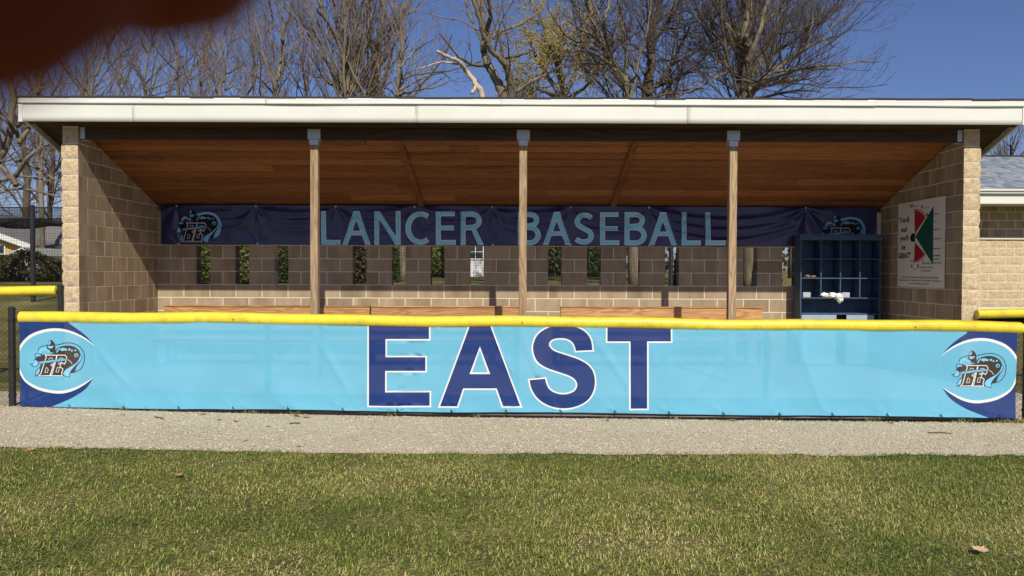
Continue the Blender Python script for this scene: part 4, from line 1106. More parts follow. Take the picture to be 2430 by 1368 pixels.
# ------------------------------------------------------------------ houses beyond
def house(name, label, x0, x1, y, depth, zg, hw, rise, wallm, roofm, gable_front=True, ridge_x=None, wins=(), over=.35, cat='house'):
    h = tag(empty(name, ((x0+x1)/2, y, zg)), label, cat); cx = (x0+x1)/2; w = (x1-x0)/2
    rx = 0 if ridge_x is None else ridge_x - cx
    mb = MB()
    if gable_front:
        f = [(-w,0),(w,0),(w,hw),(rx,hw+rise),(-w,hw)]; n = 5
        mb.add([(a,0,b) for a, b in f] + [(a,depth,b) for a, b in f], [list(range(n))] + [list(range(n,2*n))[::-1]] + [[i, n+i, n+(i+1) % n, (i+1) % n] for i in range(n)])
    else:
        mb.box((-w,0,0),(w,depth,hw))
    mb.build('wall', wallm, h)
    rb = MB(); t = .14
    if gable_front:
        for s in (-1, 1):
            ex = s*(w + over); sl_ = rise/abs(s*w - rx); ez_ = hw - sl_*over
            A = [(rx, -over, hw+rise+.01), (ex, -over, ez_+.01), (ex, depth+over, ez_+.01), (rx, depth+over, hw+rise+.01)]
            B = [(p[0], p[1], p[2]+t) for p in A]
            rb.hexa([*A, *B]) if s < 0 else rb.hexa([A[1], A[0], A[3], A[2], B[1], B[0], B[3], B[2]])
    else:
        for (ya, yb2) in ((-over, depth/2), (depth+over, depth/2)):
            z0e = hw - rise/(depth/2)*over
            A = [(-w-over, ya, z0e+.01), (w+over, ya, z0e+.01), (w+over, yb2, hw+rise+.01), (-w-over, yb2, hw+rise+.01)]; B = [(p[0],p[1],p[2]+t) for p in A]
            rb.hexa([*A, *B])
    ro = rb.build('roof', roofm, h)
    if gable_front:
        tb = MB()
        for s in (-1, 1):
            ex = s*(w+over); sl_ = rise/abs(s*w - rx); ez_ = hw - sl_*over
            tb.hexa([(rx, -over-.05, hw+rise-.12), (ex, -over-.05, ez_-.12), (ex, -over-.01, ez_-.12), (rx, -over-.01, hw+rise-.12), (rx, -over-.05, hw+rise+.12), (ex, -over-.05, ez_+.12), (ex, -over-.01, ez_+.12), (rx, -over-.01, hw+rise+.12)])
        tb.build('barge_trim', M['siding_w'], ro)
    for (wx, wz, ww, wh) in wins:
        fr = MB(); a, b = wx-ww/2, wx+ww/2; c, d = wz-wh/2, wz+wh/2; e = .07
        fr.box((a-e,-.05,c-e),(b+e,-.004,c)); fr.box((a-e,-.05,d),(b+e,-.004,d+e)); fr.box((a-e,-.05,c),(a,-.004,d)); fr.box((b,-.05,c),(b+e,-.004,d)); fr.box(((a+b)/2-.02,-.04,c),((a+b)/2+.02,-.004,d)); fr.box((a,-.038,(c+d)/2-.02),(b,-.004,(c+d)/2+.02))
        fo = fr.build('window', M['siding_w'], h); pn = MB(); pn.box((a,-.02,c),(b,-.003,d)); pn.build('pane', M['glass'], fo)
    return h
# yellow house: its eave meets x~99 px, gable edge climbs out of the frame
e0 = at(0, 549.6, 34); e1 = at(99, 584.7, 34); slh = (e0.z-e1.z)/(e1.x-e0.x)
hw_ = e1.z - 1.05; xr_ = e1.x - .4
house('house', 'yellow sided house with white gable trim behind the net', xr_ - 9.0, xr_, 34, 9, 1.05, hw_, slh*4.5, M['siding_y'], M['roofgrey'], True, wins=[(2.85, hw_-.35, .8, .75), (-1.5, hw_-.5, 1.2, 1.2)])
house('garage', 'low grey garage with grey roof beyond the net pole', at(101,600,36).x, at(235,600,36).x, 36, 5, 1.07, 1.75, 1.5, M['siding_g'], M['roofgrey'], False)
p = at(20, 611, 30); q = at(95, 611, 30)
house('shed', 'small pale shed with low gable roof at the dark hedge', p.x, q.x, 30, 2.5, 1.03, p.z - 1.06, .28, M['siding_w'], M['siding_g'], True, over=.12)
house('brick_house', 'red brick house showing above the green hedge through a wall slot', at(560,600,48).x, at(612,600,48).x + 7.0 - 6.0, 48, 8, 1.1, 4.2, 2.2, M['redbrick'], M['roofgrey'], False, wins=[(-.2, 1.55, .5, 1.3)])
house('house', 'white cottage with dark window seen through the slot under the letter R', at(1085,600,46).x, at(1215,600,46).x, 46, 6, 1.08, 2.4, 1.8, M['siding_w'], M['roofgrey'], False, wins=[(-.55, 1.55, .9, .8), (.8, 1.5, .7, 1.0)])
house('house', 'white clapboard house with dark openings seen through slots beside the middle post', at(1255,600,50).x, at(1460,600,50).x, 50, 7, 1.1, 2.7, 2.2, M['siding_w'], M['roofgrey'], False, wins=[(-.75, 1.2, .8, 1.7), (.9, 1.3, .8, 1.0), (2.0, 1.2, .7, 1.4), (-2.2, 1.2, .6, 1.2)])

# ------------------------------------------------------------------ trees
class Tree:
    def __init__(s, seed, up=.06, wig=(.10,.16,.22,.28,.3), ang=(28,55), dens=(1.9, 2.6, 4.2, 5.0), ratio=(.55,.5,.48,.45), sides=(9,6,4,3,3), minr=.0038, lmax=4, twist=0.0, droop=0.0):
        s.rng = random.Random(seed); s.up = up; s.wig = wig; s.ang = ang; s.dens = dens; s.ratio = ratio; s.sides = sides; s.minr = minr; s.lmax = lmax
        s.trunk = MB(); s.crown = MB(); s.buds = []; s.droop = droop
    def limb(s, pts, r0, r1, level=0, kids=True, start=.18, klen=None, jit=.03):
        """an authored limb: tube through points, then grown side branches"""
        rr = s.rng
        P = [Vector(a) for a in spline3(pts, 5)]
        for i in range(1, len(P)): P[i] = P[i] + Vector((rr.uniform(-1,1), rr.uniform(-1,1), rr.uniform(-.5,.5)))*jit
        n = len(P); rad = [r0 + (r1-r0)*(i/(n-1))**.8 for i in range(n)]
        s.trunk.tube(P, rad, s.sides[0] if level == 0 else 6)
        if kids: s.kids(P, rad, level, start, klen)
        return P
    def kids(s, P, rad, level, start=.2, klen=None):
        rr = s.rng
        if level >= s.lmax: return
        seg = [(P[i+1]-P[i]).length for i in range(len(P)-1)]; L = sum(seg)
        cnt = s.dens[level]*L*(1, .68, .56, .62)[level]; cnt = int(cnt) + (1 if rr.random() < cnt % 1 else 0); cnt = max(cnt, 2 if level < 3 else 1)
        if level == 3: cnt = min(cnt, 6)
        for k in range(cnt):
            t = start + (1-start)*(k + rr.random())/cnt; d = t*L; i = 0
            while i < len(seg)-1 and d > seg[i]: d -= seg[i]; i += 1
            f = min(d/max(seg[i],1e-6), 1); p = P[i].lerp(P[i+1], f); r = rad[i] + (rad[i+1]-rad[i])*f
            ax = (P[i+1]-P[i]).normalized(); o = ax.orthogonal().normalized(); o.rotate(Matrix.Rotation(rr.uniform(0, 2*math.pi), 3, ax))
            th = R(rr.uniform(*s.ang)); dr = (ax*math.cos(th) + o*math.sin(th)); dr.z += s.up*2.0; dr.normalize()
            base = (klen if klen else L)*s.ratio[level]
            ln = base*(1.15 - .7*t)*rr.uniform(.6, 1.25)
            ln = max(ln, .18)
            s.grow(p, dr, ln, max(min(r*.55, ln*.0105 + .003), s.minr), level+1)
    def grow(s, p, d, L, r, level):
        rr = s.rng; n = (5, 6, 5, 3, 2)[min(level,4)]; st = L/n; P = [p.copy()]; d = d.copy(); w = s.wig[min(level,4)]
        for i in range(n):
            d = d + Vector((rr.gauss(0,w), rr.gauss(0,w), rr.gauss(0,w) + s.up - s.droop*(level >= 2))); d.normalize(); p = p + d*st; P.append(p.copy())
        re = max(r*.35, s.minr*.7); rad = [r + (re-r)*i/n for i in range(n+1)]
        (s.trunk if level == 1 and r > .03 else s.crown).tube(P, rad, s.sides[min(level,4)], cap=False)
        if level >= s.lmax - 1: s.buds.append(P[-1]); s.buds.append(P[-2])
        s.kids(P, rad, level, .12)
    def build(s, name, label, bark, twig, group='bare trees behind the dugout', bud=None, budr=.02, budn=1.0, loc=None):
        o = tag(empty(name, s.trunk.v[0] if loc is None else loc), label, 'tree', group); off = -Vector(o.location)
        for mb, nm, mt in ((s.trunk, 'trunk', bark), (s.crown, 'crown', twig)):
            if not mb.v: continue
            V = np.array(mb.v, np.float32) + np.array(off, np.float32)
            me = bpy.data.meshes.new(nm); me.from_pydata(V.tolist(), [], mb.f); me.materials.append(mt); me.polygons.foreach_set('use_smooth', [True]*len(mb.f)); link(nm, me, o)
        if bud:
            b = MB()
            for p in s.buds:
                if s.rng.random() > budn: continue
                q = p + off; r = budr*s.rng.uniform(.6,1.3)
                b.add([(q.x-r,q.y,q.z),(q.x,q.y-r,q.z+r*.3),(q.x+r,q.y,q.z),(q.x,q.y+r,q.z-r*.3),(q.x,q.y,q.z+r*1.5),(q.x,q.y,q.z-r)], [(0,1,4),(1,2,4),(2,3,4),(3,0,4),(1,0,5),(2,1,5),(3,2,5),(0,3,5)])
            b.build('buds', bud, o)['kind'] = 'stuff'
        return o
def spline3(pts, n):
    out = []; P = [Vector(p) for p in pts]
    if len(P) == 2: return [P[0].lerp(P[1], i/n) for i in range(n+1)]
    for i in range(len(P)-1):
        p0 = P[max(i-1,0)]; p1 = P[i]; p2 = P[i+1]; p3 = P[min(i+2, len(P)-1)]
        for k in range(n):
            t = k/n; out.append(0.5*((2*p1) + (p2-p0)*t + (2*p0-5*p1+4*p2-p3)*t*t + (3*p1-p0-3*p2+p3)*t**3))
    out.append(P[-1]); return out
def tp(D, *pts):
    """limb through photograph points at distance D (third value: metres nearer or farther)"""
    out = []
    for q in pts:
        p = at(q[0], q[1], D); 
        if len(q) > 2: p = at(q[0], q[1], D + q[2])
        out.append(p)
    return out
def foot(px, D): 
    p = at(px, 640, D); return Vector((p.x, D, gz(p.x, D) - .1))

# central forked tree with broken pale limb
D = 27; T = Tree(11, up=.05)
T.limb([foot(1215,D)] + tp(D,(1208,420),(1203,240)), .34, .24, kids=False)
T.limb(tp(D,(1203,300),(1196,235),(1178,190),(1158,150),(1148,115,.5),(1152,80,1),(1143,30,1.2),(1150,-60,1.5),(1140,-150,2)), .20, .07, start=.25)
T.limb(tp(D,(1206,290),(1214,235),(1206,175,-.4),(1190,140,-.8),(1165,118,-1),(1148,80,-1.3),(1130,20,-1.6),(1105,-60,-2)), .17, .05, start=.25)
T.limb(tp(D,(1160,155),(1130,155,-1),(1095,140,-1.6),(1068,110,-2),(1040,75,-2.4)), .085, .02, 1, start=.3)
T.limb(tp(D,(1149,118),(1165,90,1),(1200,70,1.6),(1240,55,2.2),(1290,20,3)), .11, .03, 1)
T.limb(tp(D,(1152,80),(1165,40,-1),(1160,0,-1.5),(1175,-60,-2)), .10, .03, 1)
T.limb(tp(D,(1214,225),(1260,195,1),(1310,170,2),(1350,140,2.4)), .09, .02, 1)
T.limb(tp(D,(1190,140),(1240,130,-1),(1280,110,-1.6)), .06, .015, 1)
T.build('bare_tree', 'grey forked bare tree rising over the roof middle', M['bark'], M['twig'], bud=M['bud_y'], budn=.25)
D = 25; T = Tree(12, dens=(1.0,1.8,2.5,3))
T.limb([foot(1175,D)] + tp(D,(1165,420),(1148,240),(1132,205),(1110,172),(1090,148,-.4),(1068,137,-.7),(1037,122,-1)), .14, .045, kids=False)
T.limb(tp(D,(1092,152),(1070,150,-.6),(1045,148,-1),(1010,158,-1.4),(985,165,-1.6)), .045, .012, 1, start=.3)
T.limb(tp(D,(1131,205),(1124,215,-.3),(1120,222,-.5)), .06, .05, 1, kids=False)
T.build('dead_tree', 'leaning dead trunk with pale snapped tip', M['bark_pale'], M['twig'])
# multi-stemmed tree
D = 30; T = Tree(13, up=.12, ang=(18,42), dens=(1.05,1.8,3.3,4.4))
for pts, r in (([(824,240),(815,150),(800,90),(765,30),(740,-40)], .14), ([(828,240),(822,120),(818,30),(812,-60)], .15), ([(832,240),(838,140),(842,60),(850,-60)], .14), ([(836,240),(846,150),(862,60),(875,-40)], .11),
               ([(822,240),(790,170),(755,105),(715,50),(690,10)], .10), ([(820,240),(780,200),(745,150),(725,120)], .06), ([(840,240),(865,190),(885,140),(905,60)], .07)):
    T.limb([foot(828,D) + Vector((random.uniform(-.25,.25), random.uniform(-.2,.2), 0))] + tp(D,*[(a,b,random.uniform(-.6,.6)) for a, b in pts]), r, r*.3, start=.35)
T.build('bare_tree', 'many stemmed bare tree fanning upward above the first post', M['bark'], M['twig_red'], bud=M['bud'], budr=.013, budn=.8)
D = 32; T = Tree(14, up=.12, ang=(18,45), dens=(1.05,1.8,3.3,4.4))
T.limb([foot(884,D)] + tp(D,(884,240),(886,190),(897,120,.5),(907,60,.6),(914,0,.8),(918,-80,1)), .19, .06, start=.35)
for pts in ([(884,240),(870,180),(850,140),(842,90)], [(884,235),(858,215),(845,170)], [(900,110),(925,70),(960,30),(985,-10)], [(890,170),(915,140),(940,100),(960,60)]): T.limb(tp(D,*[(a,b,random.uniform(-1,1)) for a, b in pts]), .07, .018, 1)
T.build('bare_tree', 'bare tree with single dark stem beside the many stemmed one', M['bark'], M['twig_red'], bud=M['bud'], budr=.013, budn=.8)
D = 29; T = Tree(15, up=.10, ang=(22,50), dens=(1.05,1.8,3.3,4.4))
T.limb([foot(958,D)] + tp(D,(952,430),(947,240),(948,170),(955,110,.4),(950,60,.4),(958,10,.5)), .20, .04, start=.45)
for pts in ([(947,230),(930,190),(915,160),(905,130)], [(948,215),(985,195),(1020,180),(1060,170)], [(947,225),(990,215),(1040,205),(1070,190)], [(950,160),(975,130),(1000,110),(1030,95)], [(947,235),(925,215),(905,205)]): T.limb(tp(D,*[(a,b,random.uniform(-1,1)) for a, b in pts]), .055, .014, 1)
T.build('bare_tree', 'slim bare tree whose grey trunk shows through a wall slot', M['bark'], M['twig_red'], bud=M['bud'], budr=.013, budn=.8)
# yellow willow
D = 33; T = Tree(16, up=.02, droop=.07, dens=(3.2,5.2,8.5,7), ang=(25,60), minr=.005)
T.limb([foot(1345,D)] + tp(D,(1340,300),(1335,230)), .26, .2, kids=False)
for pts in ([(1335,235),(1300,180),(1270,130),(1255,80)], [(1336,230),(1330,150),(1325,80),(1320,20)], [(1338,230),(1370,160),(1385,100),(1400,50)], [(1335,240),(1290,215),(1250,195),(1225,190)], [(1340,240),(1385,210),(1410,185)], [(1334,200),(1310,120),(1290,60),(1275,10)]):
    T.limb(tp(D,*[(a,b,random.uniform(-1.2,1.2)) for a, b in pts]), .13, .03, start=.2)
T.build('willow_tree', 'yellowish budding willow between the forked tree and the oaks', M['bark'], M['twig_yellow'], bud=M['bud_y'], budr=.032, budn=1.0)
# oaks
D = 26; T = Tree(17, up=.05, ang=(30,62), wig=(.1,.2,.26,.3,.3), dens=(1.7,3.0,5.4,6.5))
T.limb([foot(1507,D)] + tp(D,(1503,430),(1492,240),(1485,205),(1465,170),(1448,145,.3),(1435,110,.5),(1415,75,.6),(1400,20,.8),(1390,-60,1)), .24, .07, start=.42)
for pts, r in (([(1448,145),(1440,100),(1437,50),(1445,0),(1440,-50)], .09), ([(1462,168),(1430,140),(1400,125),(1370,120)], .06), ([(1440,120),(1460,90),(1470,40),(1465,0)], .07), ([(1432,105),(1400,80),(1360,60),(1335,30)], .06), ([(1485,205),(1510,180),(1500,150),(1520,120)], .04)): T.limb(tp(D,*[(a,b,random.uniform(-1.5,1.5)) for a, b in pts]), r, .018, 1)
T.build('oak_tree', 'bare oak bending away from the twin trunked oak, left of it'.replace(', left of it', ''), M['bark'], M['twig_dark'])
D = 29; T = Tree(18, up=.05, ang=(30,62), wig=(.1,.2,.26,.3,.3), dens=(1.7,3.0,5.4,6.5))
T.limb([foot(1545,D)] + tp(D,(1540,400),(1535,240),(1540,190),(1545,150),(1545,110,.5),(1555,60,.8),(1565,0,1),(1560,-70,1)), .27, .08, start=.4)
for pts, r in (([(1538,225),(1560,200),(1590,160),(1610,120),(1635,70),(1650,20)], .14), ([(1545,140),(1520,120),(1495,100),(1480,60),(1470,20)], .08), ([(1545,110),(1530,80),(1515,50),(1500,10)], .07), ([(1548,100),(1580,60),(1600,20),(1610,-20)], .08), ([(1560,205),(1600,190),(1650,165),(1700,160)], .08), ([(1536,235),(1575,225),(1620,215),(1670,212)], .07), ([(1595,155),(1640,130),(1670,110)], .06)): T.limb(tp(D,*[(a,b,random.uniform(-1.5,1.5)) for a, b in pts]), r, .02, 1)
T.build('oak_tree', 'bare dark oak with two trunks above the last bay', M['bark_dark'], M['twig_dark'])
# big spreading tree
D = 28; T = Tree(19, up=.07, ang=(16,42), wig=(.06,.10,.14,.2,.25), dens=(1.9,3.7,6.6,7.5), ratio=(.47,.47,.46,.45))
T.limb([foot(1783,D)] + tp(D,(1782,430),(1772,240),(1770,170),(1768,100),(1775,30),(1772,-60),(1778,-160)), .34, .12, start=.4)
for pts, r in (([(1775,235),(1810,190),(1860,150),(1920,110),(1965,92),(1990,88)], .13), ([(1775,225),(1830,190),(1890,165),(1935,162),(1965,166)], .10), ([(1772,180),(1810,120),(1850,70),(1900,20),(1950,-20)], .13), ([(1772,150),(1800,80),(1820,10),(1840,-60)], .12), ([(1770,200),(1815,140),(1880,100),(1930,65),(1965,48)], .10), ([(1775,240),(1840,225),(1900,215),(1950,220)], .07),
               ([(1770,190),(1730,165),(1690,100),(1660,50),(1630,20)], .11), ([(1770,120),(1730,100),(1690,80),(1660,30)], .09), ([(1768,100),(1740,60),(1725,10),(1715,-40)], .10), ([(1772,230),(1720,200),(1690,170)], .07), ([(1773,215),(1820,205),(1870,190),(1900,190),(1925,187)], .07), ([(1771,110),(1820,50),(1860,0),(1890,-60)], .10), ([(1770,90),(1790,30),(1800,-40)], .09), ([(1850,80),(1900,70),(1960,30),(2000,10)], .05)):
    T.limb(tp(D,*[(a,b,random.uniform(-2,2)) for a, b in pts]), r, .018, 0, start=.2)
T.build('spreading_tree', 'large spreading bare tree standing alone against the open sky', M['bark'], M['twig_dark'])
D = 44; T = Tree(20, up=.05, ang=(15,40))
T.limb([foot(1880,D)] + tp(D,(1885,300),(1900,240)), .25, .15, kids=False)
for pts in ([(1895,260),(1920,225),(1945,205)], [(1898,262),(1940,235),(1985,215)], [(1900,265),(1970,240),(2035,225)], [(1890,262),(1900,230),(1905,200)]): T.limb(tp(D,*pts), .06, .015, 1)
T.build('bare_tree', 'low bare tree whose tips show beyond the spreading tree', M['bark_dark'], M['twig_dark'])
D = 60; T = Tree(21, up=.08, minr=.012)
T.limb([foot(2400,D)] + tp(D,(2400,400),(2398,345)), .2, .08, start=.5)
for pts in ([(2400,385),(2380,355),(2368,340)], [(2400,380),(2410,350),(2420,332)], [(2400,390),(2430,360),(2450,340)], [(2400,375),(2398,345),(2400,328)]): T.limb(tp(D,*pts), .06, .02, 1)
T.build('bare_tree', 'small hazy bare tree over the shingle roof', M['bark_dark'], M['twig_red'])
# woodland at the net side
left = [(215, 36, [(215,240),(232,170),(262,100),(275,40),(280,-40)], .17, [[(222,215),(260,160),(300,120),(330,105)], [(262,100),(290,60),(300,20)], [(216,230),(195,190),(185,160)]], 'bare tree leaning inward next to the fingertips'),
        (345, 38, [(345,240),(342,190),(352,130),(365,80),(370,10)], .15, [[(344,200),(375,170),(410,145),(440,135)], [(352,130),(335,100),(320,60)], [(345,215),(400,195),(450,170),(490,140)], [(346,230),(390,220),(440,205)]], 'bare tree with sideways branches above the outermost bay'),
        (420, 36, [(424,240),(419,160),(418,110),(425,50),(420,-30)], .12, [[(420,170),(450,140),(480,110),(500,80)], [(418,120),(400,80),(385,40)], [(422,200),(460,185),(510,150)]], 'thin upright bare tree between two wider ones'),
        (533, 33, [(523,240),(534,190),(530,130),(527,100),(540,60),(560,0)], .13, [[(530,180),(560,165),(590,140)], [(528,110),(505,70),(495,30)], [(535,215),(555,200),(570,170)], [(531,150),(500,130),(470,110)]], 'bare tree with dark kinked stem beside the pale trunk'),
        (655, 30, [(652,240),(662,180),(665,140),(675,80),(690,20),(700,-60)], .17, [[(660,190),(630,150),(600,100),(570,50)], [(664,150),(690,120),(705,90)], [(652,225),(620,190),(590,170)], [(672,95),(650,50),(640,0)], [(575,240),(600,200),(612,150),(612,60)]], 'tall bare tree with pale trunk left of the many stems'.replace(' left of the many stems', ' near the many stemmed tree')),
        (735, 34, [(728,240),(722,180),(712,120),(716,60),(706,0),(700,-50)], .12, [[(722,190),(745,160),(760,120)], [(712,125),(690,90),(675,50)], [(725,215),(705,200),(690,175)]], 'slender bare tree crossing the branches of the many stemmed tree'),
        (100, 34, [(96,300),(92,200),(80,120),(70,40)], .2, [[(95,280),(120,230),(150,190)], [(92,220),(60,180),(30,150)], [(90,190),(125,150),(160,120)], [(96,290),(60,255),(20,240)]], 'bare tree behind the fascia corner'),
        (480, 42, [(478,240),(474,190),(480,120),(470,50),(476,-20)], .13, [[(476,200),(505,170),(530,130)], [(478,140),(455,110),(440,70)]], 'distant bare tree behind the thin upright one'),
        (280, 44, [(282,240),(290,180),(284,110),(296,40)], .13, [[(286,200),(310,170),(330,120)], [(284,140),(262,120),(245,80)]], 'distant bare tree behind the inward leaning one'),
        (600, 44, [(602,240),(598,180),(606,110),(600,40),(604,-20)], .13, [[(600,200),(575,170),(560,130)], [(604,130),(625,100),(640,60)]], 'distant bare tree behind the pale trunk')]
for i, (bx, D, tr, r, ls, lab) in enumerate(left):
    T = Tree(30+i, up=.08, ang=(22,52), dens=(1.1,2.7,5.6,6.0), ratio=(.46,.46,.46,.45), minr=.0032)
    T.limb([foot(bx,D)] + tp(D,*[(a,b,random.uniform(-.3,.3)) for a, b in tr]), r*.62, r*.15, start=.4)
    for pts in ls: T.limb(tp(D,*[(a,b,random.uniform(-1.2,1.2)) for a, b in pts]), r*.30, .012, 1)
    T.build('bare_tree', lab, M['bark'], M['twig_red'], bud=M['bud'], budr=.013, budn=.8)
# near tangle left of the dugout
D = 24; T = Tree(50, up=-.01, ang=(30,65), wig=(.1,.2,.26,.3,.3), dens=(2.0,2.8,4.2,5))
T.limb([foot(-75,D)] + tp(D,(-70,520),(-30,430),(10,350),(30,260),(20,150)), .2, .08, start=.3)
for pts, r in (([(35,420),(70,370),(110,345),(150,330)], .08), ([(40,380),(90,400),(120,420),(150,435)], .07), ([(38,440),(10,400),(-40,380)], .09), ([(45,340),(80,290),(110,260),(140,240)], .08), ([(48,330),(20,290),(-10,270),(-50,255)], .08), ([(42,300),(70,250),(90,210)], .08), ([(-60,480),(20,450),(90,455),(145,470)], .06), ([(-40,450),(40,420),(120,430)], .06)): T.limb(tp(D,*[(a,b,random.uniform(-1,1)) for a, b in pts]), r, .02, 1)
T.build('bare_tree', 'tangled pale bare tree over the net cage', M['bark'], M['twig'])
D = 40; T = Tree(51, up=.03, ang=(30,60)); 
T.limb([foot(120,D)] + tp(D,(118,480),(125,400),(120,320),(130,240)), .14, .07, start=.3)
for pts in ([(120,420),(150,380),(190,350)], [(122,400),(90,350),(60,320)], [(122,360),(145,310),(170,280)]): T.limb(tp(D,*pts), .1, .02, 1)
T.build('bare_tree', 'bare tree with dark trunk rising behind the grey garage', M['bark_dark'], M['twig_dark'])
D = 52
for bx, lab in ((-60, 'grey bare tree far behind the yellow house'), (60, 'grey bare tree far behind the pale shed'), (185, 'grey bare tree far behind the block wall end')):
    T = Tree(60+bx, up=.05, ang=(25,55), minr=.008); T.limb([foot(bx,D)] + tp(D,(bx+4,430),(bx-5,330),(bx+8,230)), .3, .1, start=.25); T.build('bare_tree', lab, M['bark_dark'], M['twig'])

# ------------------------------------------------------------------ hedges and bushes (leaf by leaf)
hedge_m = attr_mat('hedge_leaf', [(0, (.02,.035,.01)), (.4, (.06,.085,.022)), (.75, (.12,.15,.04)), (1, (.22,.22,.08))], .6, .35, trans=.25)
bush_m = attr_mat('bush_leaf', [(0, (.05,.075,.015)), (.4, (.13,.16,.035)), (.75, (.24,.25,.07)), (1, (.36,.33,.13))], .6, .35, trans=.25)
brown_m = attr_mat('brown_hedge_leaf', [(0, (.02,.026,.01)), (.5, (.075,.075,.027)), (.8, (.17,.11,.05)), (1, (.28,.17,.09))], .7, .2, trans=.2)
def leafmass(name, label, x0, x1, y0, y1, h, n, mat, cat='hedge', size=.05, lump=1.0, group=None):
    rng = np.random.default_rng(abs(hash(label)) % 9999 if False else int(x0*31 + y0*17 + 5000))
    cx, cy = (x0+x1)/2, (y0+y1)/2; g = gz(cx, cy); o = tag(empty(name, (cx, cy, g)), label, cat, group)
    ph = rng.uniform(0, 6, 4)
    u = rng.uniform(-.5, .5, n); X = u*(x1-x0)
    a = rng.uniform(0, 2*np.pi, n); top = h*(1 + lump*.10*np.sin(X*2.1+ph[0]) + lump*.06*np.sin(X*5.3+ph[1]))
    edge = np.clip(1 - (np.abs(u)*2)**6, .15, 1)
    rr = np.sqrt(rng.uniform(.35, 1, n)); Y = np.cos(a)*(y1-y0)/2*rr*(1+.15*np.sin(X*3.7+ph[2])); Z = np.clip(top*edge*(.5 + .5*np.sin(a)*rr), .02, None)
    V = np.zeros((n, 4, 3)); d1 = rng.normal(size=(n,3)); d1 /= np.linalg.norm(d1, axis=1)[:,None]; d2 = rng.normal(size=(n,3)); d2 -= d1*(d1*d2).sum(1)[:,None]; d2 /= np.linalg.norm(d2, axis=1)[:,None]
    s = rng.uniform(.6, 1.4, n)[:,None]*size; c = np.stack([X, Y, Z], 1)
    V[:,0] = c - d1*s; V[:,1] = c + d2*s*.5; V[:,2] = c + d1*s; V[:,3] = c - d2*s*.5
    me = np_mesh('foliage', V.reshape(-1,3), np.arange(n*4).reshape(n,4), 4); at_ = me.attributes.new('tint', 'FLOAT', 'POINT'); at_.data.foreach_set('value', np.repeat(np.clip(rng.normal(.45,.22,n),0,1), 4).astype(np.float32))
    me.materials.append(mat); link('foliage', me, o)['kind'] = 'stuff'
    mb = MB()
    k = max(2, int((x1-x0)/.5))
    for i in range(k):
        xx = -.5*(x1-x0) + (i+.5)*(x1-x0)/k; mb.tube([(xx, 0, -.05), (xx + rng.uniform(-.1,.1), rng.uniform(-.1,.1), h*.5), (xx + rng.uniform(-.2,.2), rng.uniform(-.15,.15), h*.85)], [.03,.02,.008], 5)
    mb.build('stems', M['bark_dark'], o)['kind'] = 'stuff'
    return o
def X_(px, D): return at(px, 640, D).x
leafmass('hedge', 'dark clipped hedge behind the net cage below the yellow house', X_(-220,27), X_(168,27), 26.4, 27.8, 1.02, 16000, brown_m)
leafmass('hedge', 'green hedge seen through the slots below the crest', X_(440,25), X_(610,25), 24.4, 25.8, 1.70, 12000, bush_m, size=.055)
leafmass('hedge', 'taller green hedge seen through the slot before the first post', X_(630,26), X_(800,26), 25.3, 26.8, 2.5, 14000, hedge_m, size=.055)
leafmass('hedge', 'dark reddish hedge seen through the slot under the letter A', X_(815,26), X_(905,26), 25.3, 26.6, 3.0, 9000, brown_m, size=.06)
leafmass('bush', 'dark evergreen bush next to the grey slot trunk', X_(915,28), X_(948,28), 27.4, 28.2, 3.0, 5000, hedge_m, 'bush', .06)
leafmass('bush', 'yellow green bush on the lawn seen through a slot', X_(1005,42), X_(1085,42), 41, 43, 2.3, 8000, bush_m, 'bush', .09)
leafmass('bush', 'dark evergreen tree mass above the white clapboard house', X_(1290,47), X_(1345,47), 46, 48, 3.4, 5000, hedge_m, 'bush', .10)
leafmass('bush', 'leafy green bush at the edge of the white clapboard house', X_(1392,46), X_(1425,46), 45, 46.6, 3.2, 5000, hedge_m, 'bush', .09)
leafmass('bush', 'brown green shrub beside the black cage pole', X_(1605,27), X_(1660,27), 26.4, 27.6, 2.4, 5000, brown_m, 'bush', .06)
leafmass('bush', 'olive shrub in front of the spreading tree trunk', X_(1792,25), X_(1850,25), 24.5, 25.6, 2.6, 6000, bush_m, 'bush', .05)
tl = leafmass('treeline', 'x x x x', -120, 120, 118, 126, 7.0, 9000, brown_m, 'wood', .55)
tl.name = 'far_woodland'; tl['label'] = 'low brown far woodland beyond the houses'; tl['category'] = 'woodland'

# ------------------------------------------------------------------ gravel stones, grass blades, leaves
rng = np.random.default_rng(5)
n = 42000
X = rng.uniform(-6.4, 6.4, n); Y = 6.0 + 1.75*rng.random(n)**1.1 + .0; 
Y = Y + .06
Zg = np.array([gz(x, y) for x, y in zip(X, Y)]) + .006
s = np.exp(rng.normal(-5.38, .42, n)); s = np.clip(s, .002, .009)
base = np.array([(-1,-.6,0),(.7,-1,0),(1,.7,0),(-.6,1,0),(.1,0,.8),(0,.1,-.5)])
ang = rng.uniform(0, 2*np.pi, n); c, sn = np.cos(ang), np.sin(ang)
V = np.empty((n,6,3)); bb = base[None] * (1 + rng.uniform(-.3,.3,(n,6,3)))
V[...,0] = (bb[...,0]*c[:,None] - bb[...,1]*sn[:,None])*s[:,None] + X[:,None]; V[...,1] = (bb[...,0]*sn[:,None] + bb[...,1]*c[:,None])*s[:,None] + Y[:,None]; V[...,2] = bb[...,2]*s[:,None] + Zg[:,None] + s[:,None]*.3
fb = np.array([(0,1,4),(1,2,4),(2,3,4),(3,0,4)]); F = (fb[None] + (np.arange(n)*6)[:,None,None]).reshape(-1,3)
me = np_mesh('gravel_stones', V.reshape(-1,3), F, 3); a = me.attributes.new('tint', 'FLOAT', 'POINT'); a.data.foreach_set('value', np.repeat(rng.random(n), 6).astype(np.float32))
